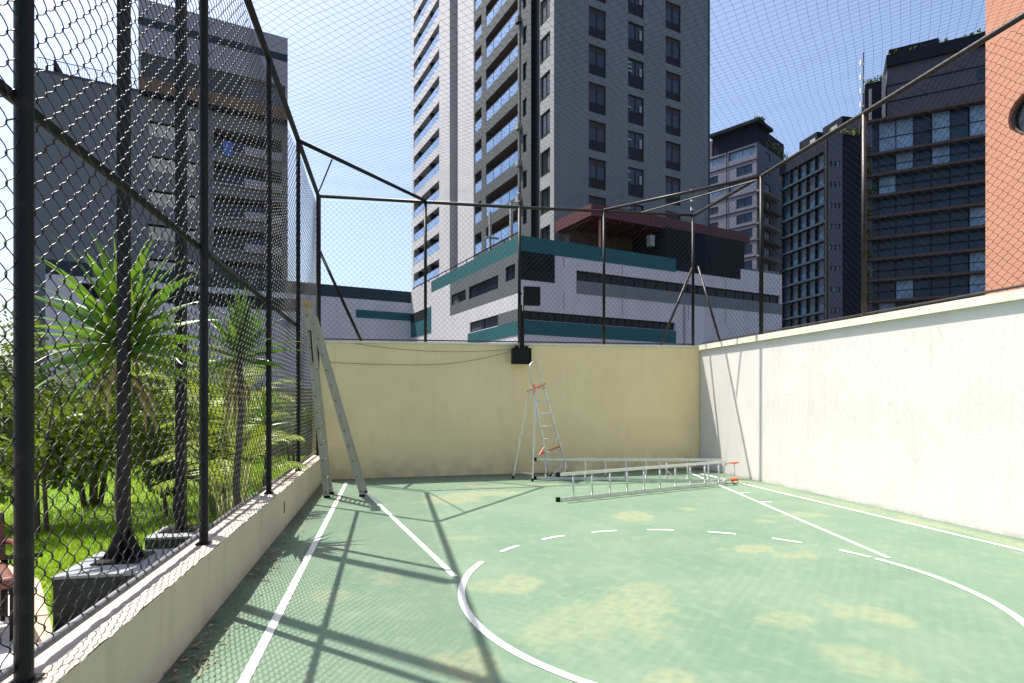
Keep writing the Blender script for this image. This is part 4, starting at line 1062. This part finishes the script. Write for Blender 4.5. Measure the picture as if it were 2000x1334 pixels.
# ---------- left building
def left_building():
    root = rooted("grey_slab_building", -30.15, 50.0, DR, "tall grey and white building with balcony bands behind the left fence", "building")
    Rf = Face('R', 0.0); H1 = 27.5 + Z6; H2 = 35.4 + Z6
    # plain grey part
    mb = MB(); Rf.facade(-8.75, -1.3, 0, H1, [], mb); mb.quad((-8.75, 0, 0), (-8.75, 16, 0), (-8.75, 16, H1), (-8.75, 0, H1)); mb.build("grey_wall", M_grayR2, root)
    holes = []; lo = []
    for k in range(8):
        z = 24.0 - 2.95 * k + Z6
        holes.append((-1.1, 2.5, z, z + 1.3, 0.3)); holes.append((3.9, 9.6, z - .3, z + 1.75, 1.3))
    mb = MB(); Rf.facade(-1.3, 10.11, 0, 27.55 + Z6, holes, mb); mb.build("balcony_wall", mat("grey_band_facade", (0.20, 0.195, 0.195), 0.85, var=.08), root)
    mats_b = M_lt
    for h in holes:
        if h[0] < 3:
            b = MB(); Rf.box(b, h[0] + .02, h[1] - .02, 0.1, 0.28, h[2] + .02, h[3] - .2); o = b.build("window_panel", mat("cream_panel", (0.58, 0.53, 0.44), .8, var=.1, scale=2), root)
        else:
            b = MB(); Rf.box(b, h[0] + .01, h[1] - .01, -0.25, 1.2, h[2], h[2] + .12); o = b.build("balcony", M_lt, root)
            r_ = MB(); Rf.box(r_, h[0], h[1], -0.25, -0.2, h[2] + 1.0, h[2] + 1.06)
            for q in range(26): Rf.box(r_, h[0] + q * .222, h[0] + q * .222 + .03, -0.24, -0.21, h[2] + .12, h[2] + 1.0)
            r_.build("railing", M_dk, o)
            g_ = MB(); Rf.box(g_, h[0] + .1, h[1] - .1, 1.2, 1.25, h[2] + .13, h[3] - .05); g_.build("balcony_door", M_glass, o)
            c_ = MB(); Rf.box(c_, h[1] - 3.2, h[1] - .02, -0.3, -0.26, h[2] - .02, h[2] + .75); c_.build("white_apron", mat("apron_white", (0.40, 0.385, 0.38), .85, var=.1, scale=2), o)
    cl = MB(); Rf.box(cl, 4.6, 5.4, -0.32, -0.27, 23.3 + Z6, 24.6 + Z6); cl.build("hung_cloth", mat("blue_cloth", (0.08, 0.18, 0.5), .8), root)
    # upper white block
    mb = MB(); Rf.facade(-1.81, 10.11, 27.552 + Z6, H2, [(-1.6, 9.9, 28.85 + Z6, 31.0 + Z6, 0.8)], mb)
    mb.quad((-1.81, 0, 27.55 + Z6), (-1.81, 14, 27.55 + Z6), (-1.81, 14, H2), (-1.81, 0, H2)); mb.build("upper_wall", M_lav2, root)
    b = MB(); Rf.box(b, -1.84, 10.11, -0.04, -0.001, 33.3 + Z6, 33.95 + Z6); b.build("teal_band", M_dteal, root)
    b = MB(); Rf.box(b, -1.55, 6.0, .1, .3, 28.86 + Z6, 30.95 + Z6); b.build("grey_panel", M_grayL, root)
    b = MB(); Rf.box(b, 6.1, 9.85, .5, .75, 28.86 + Z6, 30.95 + Z6); b.build("louvre", M_grayR, root)
    b = MB(); Rf.box(b, -1.7, 10.0, -0.5, -0.002, 27.56 + Z6, 28.7 + Z6); b.build("terrace_planter", mat("rust_planter", (0.20, 0.12, 0.075), .85, var=.35, scale=1.2), root)
    b = MB(); Rf.box(b, -1.7, 10.0, -0.45, -0.002, 27.25 + Z6, 27.555 + Z6); b.build("terrace_slab", M_dk, root)
    MB().box(-8.5, 10.0, 1.35, 15.9, 0, 27.4 + Z6).build("core", M_core, root)
    MB().box(-1.7, 10.0, 0.85, 13.9, 27.45 + Z6, H2 - .1).build("core", M_core, root)
    MB().box(-8.75, 10.11, 16.0, 16.2, 0, H1).build("rear_wall", M_grayL, root)
    mb = MB(); mb.quad((10.11, 0, 0), (10.11, 16, 0), (10.11, 16, H2), (10.11, 0, H2)); mb.build("side_wall", M_lt, root)
    MB().box(-8.75, -1.82, 0, 16, H1, H1 + .25).build("roof", M_grayL, root); MB().box(-1.81, 10.11, 0, 14, H2, H2 + .15).build("roof", M_lt, root)
    # side balcony fins on the sky edge
    for k in range(6):
        z = 21.5 - 2.95 * k + Z6
        b = MB(); b.box(-9.9, -8.76, 1.0, 5.5, z, z + .15); b.box(-9.9, -9.84, 1.0, 5.5, z + .152, z + 1.0); b.box(-9.5, -8.76, 5.0, 5.2, z + .152, z + 2.6); b.build("side_balcony", M_grayL, root)
    rl = MB(); rl.box(-8.6, -1.9, 0.1, 0.14, H1 + 1.15, H1 + 1.2)
    for q in range(40): rl.box(-8.6 + q * .17, -8.58 + q * .17, 0.1, 0.12, H1 + .25, H1 + 1.15)
    rl.build("roof_rail", M_frame, root)
    MB().add([(-7.6, .3, H1 + .25), (-6.9, .3, H1 + .25), (-7.6, .3, H1 + 1.6), (-7.6, .7, H1 + .25), (-6.9, .7, H1 + .25), (-7.6, .7, H1 + 1.6)], [(0, 1, 2), (5, 4, 3), (0, 3, 4, 1), (1, 4, 5, 2), (2, 5, 3, 0)]).build("roof_fin", M_frame, root)
M_grayR2 = mat("flat_grey_facade", (0.17, 0.18, 0.185), 0.85, var=0.06, scale=0.3)
M_lav2 = mat("pale_lavender_facade", (0.36, 0.34, 0.36), 0.85, var=0.06, scale=0.4)
left_building()

M_slab = mat("brown_slab", (0.08, 0.058, 0.052), 0.85, var=.2, scale=.8)
M_navy = mat("navy_facade", (0.014, 0.018, 0.030), 0.85, spec=0.1, var=.2, scale=.5)
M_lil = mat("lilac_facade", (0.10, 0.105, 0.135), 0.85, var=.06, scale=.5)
M_curt = mat("curtain_glass", (0.19, 0.30, 0.42), 0.35, var=.4, scale=.5)
M_dgl = mat("deep_blue_glass", (0.010, 0.036, 0.070), 0.3, spec=.35, var=.6, scale=.25)
M_green = mat("roof_plant", (0.05, 0.09, 0.02), 0.8, col2=(0.16, 0.2, 0.03), scale=3)

def roof_plants(root, boxes, n=500, size=.3):
    Vs = []
    for (x0, x1, y0, y1, z0, z1) in boxes:
        P = np.stack([rng.uniform(x0, x1, n), rng.uniform(y0, y1, n), rng.uniform(z0, z1, n)], -1)
        t = rng.normal(size=(n, 3)); t /= np.linalg.norm(t, axis=1, keepdims=True); u = np.cross(t, rng.normal(size=(n, 3))); u /= np.linalg.norm(u, axis=1, keepdims=True)
        V = np.stack([P, P + t * size * .5 + u * size * .3, P + t * size, P + t * size * .5 - u * size * .3], 1).reshape(-1, 3)
        np_mesh("roof_plants", V, np.arange(len(V)).reshape(-1, 4), M_green, root)

# ---------- far right building with brown floor slabs (D)
def slab_building():
    root = rooted("slab_tower", 0.70 * 78 - 0.881 * 5.6, 78 + 0.474 * 5.6, (0.881, -0.474), "dark glass tower with thin brown floor slabs beside the orange brick building", "apartment tower")
    Rf = Face('R', 0.0); W = 22.0; P = 2.9
    ztop = 39.9 + Z6
    # slabs, each with rows of glazing behind
    for k in range(14):
        z = ztop - P * k if k == 0 else ztop - 4.6 - P * (k - 1)
        if z < 2: break
        b = MB(); b.box(-0.2, W, -1.0, 0.0, z - .32, z); b.box(-1.0, -0.2, -0.6, 6.0, z - .32, z); o = b.build("floor_slab", M_slab, root)
        z2 = ztop if k == 1 else z + P
        if k == 0: continue
        zb = z; zt = (z + P - .34) if k > 1 else ztop - .34
        fr = MB(); x = 1.2; n_ = 0
        w_ = None
        fr.box(0.6, W, 0.02, 0.10, (zb + zt) / 2 - .04, (zb + zt) / 2 + .04)
        while x < W:
            fr.box(x, x + .08, 0.0, 0.08, zb, zt); x += 2.0
        o2 = fr.build("glazing_frame", M_frame, root)
        x = 1.28
        while x < W:
            cur = rng.random() < (0.85 if k == 1 else 0.22) and x < 17
            MB().box(x, x + 1.9, 0.12 if cur else 0.3, 0.4, zb, zt).build("curtain" if cur else "pane", M_curt if cur else M_dgl, o2); x += 2.0
        col = MB().box(-0.35, 0.45, -0.4, 0.4, zb, zt).build("corner_panel", M_lil if k % 2 else M_grayL, root)
    # attic storeys
    b = MB(); b.box(2.2, 15.2, 0.0, 14, ztop + .003, 47.0 + Z6); b.build("attic_wall", mat("attic_grey", (0.07, 0.07, 0.09), .8, var=.06), root)
    for z in (42.2, 44.4): 
        b = MB(); b.box(2.15, 15.2, -0.06, -0.002, z + Z6, z + .15 + Z6); b.build("attic_band", M_dk, root)
    b = MB(); b.box(2.1, 15.4, -0.4, 14, 47.0 + Z6, 48.6 + Z6); b.build("roof_band", M_dk, root)
    b = MB(); b.box(2.4, 8.0, -0.1, 8, 48.62 + Z6, 49.4 + Z6); b.build("roof_box", M_dk, root)
    b = MB(); b.box(-0.4, 2.05, 0.2, 10, ztop + .003, 45.5 + Z6); b.build("stair_tower", M_navy, root)
    b = MB(); b.box(1.6, 2.0, -0.3, 0.1, ztop + .01, 46.0 + Z6); b.box(0.1, 0.4, -0.3, 0.1, ztop + .01, 44.5 + Z6); b.build("white_duct", M_lt, root)
    w1 = MB().box(12.0, 14.6, -0.05, -0.003, 42.7 + Z6, 44.2 + Z6).build("window", M_dgl, root); MB().box(13.2, 14.4, -0.08, -0.052, 42.9 + Z6, 44.0 + Z6).build("pane", M_curt, w1)
    # open steel frame at the right of the attic
    f = MB()
    for x in (16.2, 17.6, 19.0, 20.4): f.box(x, x + .16, 0.2, .36, ztop, 48.8 + Z6)
    for z in (42.0, 44.2, 46.4, 48.7): f.box(15.2, 21.9, 0.18, .38, z + Z6, z + .2 + Z6)
    for z in (42.0, 44.2, 46.4): f.bar((16.3, .3, z + Z6), (19.0, .3, z + 2.2 + Z6), .14); 
    f.build("steel_frame", M_frame, root)
    roof_plants(root, [(2.4, 13, -.4, .6, 48.5 + Z6, 49.0 + Z6), (-.4, 2, 0, 1, 45.4 + Z6, 46 + Z6)] + [(-1.0, 0.2, -1.0, -0.3, ztop - 4.6 - P * k + .1, ztop - 4.2 - P * k + .9) for k in range(12)], 130, .45)
    MB().box(-0.3, W, 0.42, 15, 0, ztop - .1).build("core", M_dgl, root)
slab_building()

# ---------- dark glass slab behind (C) with a grey stair column
def glass_building():
    x0, z0 = 52.2, 85.5
    d = np.array((3.9, -17.6)); d /= np.linalg.norm(d)
    root = rooted("dark_glass_building", 48.0, 103.5, (float(d[0]), float(d[1])), "dark blue glass building between the lilac block and the brown slab tower", "building")
    Rf = Face('R', 0.0); L = 20; H = 43.6 + Z6
    mb = MB(); mb.box(0, L, 0.5, 14, 0, H - 2.2); mb.build("core", M_dgl, root)
    b = MB(); b.box(-0.2, L, 0, 14.2, H - 2.2, H); b.build("roof_band", M_navy, root)
    for k in range(14):
        z = H - 5.0 - 2.9 * k
        if z < 1: break
        b = MB(); b.box(0, L, 0.0, 0.49, z, z + .35); o = b.build("floor_band", mat("blue_grey_band", (0.018, 0.035, 0.055), .7, spec=.2, var=.3, scale=.6), root)
        for q in range(10): MB().box(q * 2.0 + .3, q * 2.0 + .4, 0.1, .48, z + .352, z + 2.88).build("mullion", M_frame, o)
    for x in (3.0, 8.5):
        b = MB(); b.box(x, x + 4.2, 1.5, 7, H + .003, H + 2.6); b.build("roof_box", M_navy, root)
    b = MB(); b.box(5.6, 6.8, 1.48, 1.499, H + .8, H + 1.8); b.box(10.2, 11.6, 1.48, 1.499, H + .8, H + 1.8); b.build("roof_window", M_lt, root)
    # stair column, its own grey volume in front
glass_building()
def stair_col():
    X = 0.546 * 80
    root = rooted("stair_column", X, 80.0, (1.0, 0.0), "narrow grey stair tower with tiny windows in front of the dark glass building", "building")
    H = 1.4 + 520 * 80 / 1130 + Z6
    Rf = Face('R', 0.0); holes = []
    for k in range(11):
        z = H - 4.6 - 2.9 * k
        if z < 2: break
        for a in (0.25, 0.85, 1.4): holes.append((a, a + .3, z, z + .75, .2))
    mb = MB(); Rf.facade(0, 2.0, 0, H, holes, mb); mb.build("front_wall", M_lil, root)
    MB().box(0.02, 5.1, 0.3, 0.9, 0, H - .01).build("core", M_dk, root)
    MB().box(2.002, 5.1, 0.0, 0.29, 0, H - .5).build("dark_wall", M_navy, root)
    for h in holes: window(Rf, *h[:4], root, mull=False, depth=.19, glass_m=M_curt if random.random() < .5 else M_glass)
    roof_plants(root, [(0.2, 5, 0, .8, H - .3, H + .7)], 120, .5)
stair_col()

# ---------- lilac topped block (R1)
def lilac():
    P = (0.4248 * 105, 105.0)
    root = rooted("lilac_block", *P, (0.727, 0.687), "pale lilac block with roof pergola, beyond the right edge of the tall tower", "building")
    Rf = Face('R', 0.0); Lf = Face('L', 0.0); H = 52.3 + Z6; P_ = 2.95
    zt = H - 4.2
    rowsz = [zt - P_ * (k + 1) for k in range(17)]
    lh, rh = [], []
    for i, z in enumerate(rowsz):
        if i % 2 == 1 or i > 3:
            lh += [(1.0, 4.0, z + .6, z + 2.3, .2), (7.6, 10, z + .6, z + 2.0, .2)]
        else: lh += [(0.5, 5.5, z + 1.0, z + 2.6, .5), (6.3, 11.5, z + 1.0, z + 2.6, .5)]
        rh += [(3, 5.4, z + .8, z + 2.2, .2)]
    mb = MB(); Lf.facade(0, 16, 0, zt, lh, mb); mb.build("side_wall", mat("lit_lilac", (0.19, 0.19, 0.24), .85, var=.05), root)  # sunlit side gets a paler lilac than the front, sunlight put into colour
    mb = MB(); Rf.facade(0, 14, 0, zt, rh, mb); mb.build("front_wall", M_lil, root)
    for h in lh: window(Lf, *h[:4], root, depth=h[4] - .02, glass_m=M_dgl if h[4] < .3 else M_curt)
    for h in rh: window(Rf, *h[:4], root, glass_m=M_dgl)
    for i, z in enumerate(rowsz[2:], 2):
        b = MB(); b.box(-0.5, 8.5, -1.0, -0.002, z - .2, z + .05); b.build("floor_slab", M_slab if i % 2 else M_lt, root)
    f = MB()
    for z in rowsz: f.box(-0.08, -0.002, 0, 16, z - .1, z + .1)
    for a in (0.0, 5.8, 11.8): f.box(-0.12, -0.082, a, a + .15, 0, zt)
    f.build("steel_band", M_frame, root)
    MB().box(0.6, 14, 0.6, 16, 0, zt - .05).build("core", M_dk, root)
    MB().box(0.5, 13, 0.5, 9, zt, H - .6).build("penthouse", M_navy, root)
    MB().box(-0.6, 6, -0.3, 9.2, H - .58, H).build("pergola_roof", M_dk, root)
    MB().box(0.4, 3, 9.05, 11.8, zt, H - .9).build("chimney_box", mat("mauve_box", (0.13, 0.10, 0.11), .8), root)
    roof_plants(root, [(4, 13.5, -.4, 1.5, zt, zt + 2.0), (0, 2, -.3, .6, H - .1, H + .4)], 300, .5)
    # open steel frame toward the tower
    f = MB()
    for z in rowsz[:5]: f.box(-0.1, 0.1, 16.1, 21, z, z + .2)
    f.bar((0, 16.2, rowsz[0]), (0, 21, rowsz[1]), .2); f.bar((0, 16.2, rowsz[1]), (0, 21, rowsz[2]), .2); f.bar((0, 16.2, rowsz[2]), (0, 21, rowsz[3]), .2)
    f.build("steel_frame", M_frame, root)
lilac()

# ---------- orange brick building
def brick():
    root = empty("brick_building", (14.0, 11.26, -0.6), R(90), "orange brick building with a round window at the right edge", "building")
    m = bpy.data.materials.new("orange_brick"); m.use_nodes = True
    n = m.node_tree.nodes; l = m.node_tree.links; p = n["Principled BSDF"]; p.inputs['Roughness'].default_value = .85
    tc = n.new('ShaderNodeTexCoord'); mp = n.new('ShaderNodeMapping'); mp.inputs['Rotation'].default_value = (R(90), 0, 0)
    br = n.new('ShaderNodeTexBrick'); br.inputs['Scale'].default_value = 1.0
    br.inputs['Brick Width'].default_value = .24; br.inputs['Row Height'].default_value = .075; br.inputs['Mortar Size'].default_value = .006
    br.inputs['Color1'].default_value = (0.56, 0.24, 0.14, 1); br.inputs['Color2'].default_value = (0.48, 0.20, 0.12, 1); br.inputs['Mortar'].default_value = (0.5, 0.34, 0.25, 1)
    l.new(tc.outputs['Object'], mp.inputs[0]); l.new(mp.outputs[0], br.inputs['Vector'])
    no = n.new('ShaderNodeTexNoise'); no.inputs['Scale'].default_value = .8; l.new(tc.outputs['Object'], no.inputs[0])
    mx = n.new('ShaderNodeMix'); mx.data_type = 'RGBA'; mx.inputs[0].default_value = .3
    cr = n.new('ShaderNodeValToRGB'); cr.color_ramp.elements[0].color = (0.44, 0.19, 0.12, 1); cr.color_ramp.elements[1].color = (0.62, 0.30, 0.20, 1)
    l.new(no.outputs['Fac'], cr.inputs[0]); l.new(br.outputs['Color'], mx.inputs[6]); l.new(cr.outputs[0], mx.inputs[7]); l.new(mx.outputs[2], p.inputs['Base Color'])
    # local: x = along wall towards -? (rotated 90deg: local x -> world y, local y -> world -x)
    # wall face at local y=0 facing +y (world -x); extends to local x negative (towards camera)
    W0, W1, H = -9.0, 0.0, 20.0
    cx, cz, r = -1.02, 7.85 + .6, 0.50
    mb = MB(); N = 40
    sq = 0.9
    ring = [(cx + r * math.cos(2 * PI * k / N), cz + r * math.sin(2 * PI * k / N)) for k in range(N)]
    outer = []
    for k in range(N):
        c, s = math.cos(2 * PI * k / N), math.sin(2 * PI * k / N); q = sq / max(abs(c), abs(s)); outer.append((cx + c * q, cz + s * q))
    for k in range(N):
        a, b = ring[k], ring[(k + 1) % N]; c, d = outer[(k + 1) % N], outer[k]
        mb.quad((a[0], 0, a[1]), (b[0], 0, b[1]), (c[0], 0, c[1]), (d[0], 0, d[1]))
        mb.quad((a[0], 0, a[1]), (a[0], -.3, a[1]), (b[0], -.3, b[1]), (b[0], 0, b[1]))
    mb.quad((W0, 0, 0), (cx - sq, 0, 0), (cx - sq, 0, H), (W0, 0, H)); mb.quad((cx + sq, 0, 0), (W1, 0, 0), (W1, 0, H), (cx + sq, 0, H))
    mb.quad((cx - sq, 0, 0), (cx + sq, 0, 0), (cx + sq, 0, cz - sq), (cx - sq, 0, cz - sq)); mb.quad((cx - sq, 0, cz + sq), (cx + sq, 0, cz + sq), (cx + sq, 0, H), (cx - sq, 0, H))
    mb.quad((W1, 0, 0), (W1, -8, 0), (W1, -8, H), (W1, 0, H)); mb.quad((W0, 0, 0), (W0, -8, 0), (W0, -8, H), (W0, 0, H)); mb.quad((W0, 0, H), (W1, 0, H), (W1, -8, H), (W0, -8, H))
    mb.build("brick_wall", m, root)
    fr = MB()
    fr.tube([(cx + (r - .03) * math.cos(2 * PI * k / N), -.12, cz + (r - .03) * math.sin(2 * PI * k / N)) for k in range(N + 1)], .035, 8, caps=False)
    fr.box(cx - .02, cx + .02, -.14, -.1, cz - r + .03, cz + r - .03)
    w_ = fr.build("window", M_slab, root)
    g_ = MB(); g_.v = [(cx, -.16, cz)] + [(cx + r * math.cos(2 * PI * k / N), -.16, cz + r * math.sin(2 * PI * k / N)) for k in range(N)]; g_.f = [(0, 1 + k, 1 + (k + 1) % N) for k in range(N)]
    g_.build("pane", M_glass, w_)
brick()
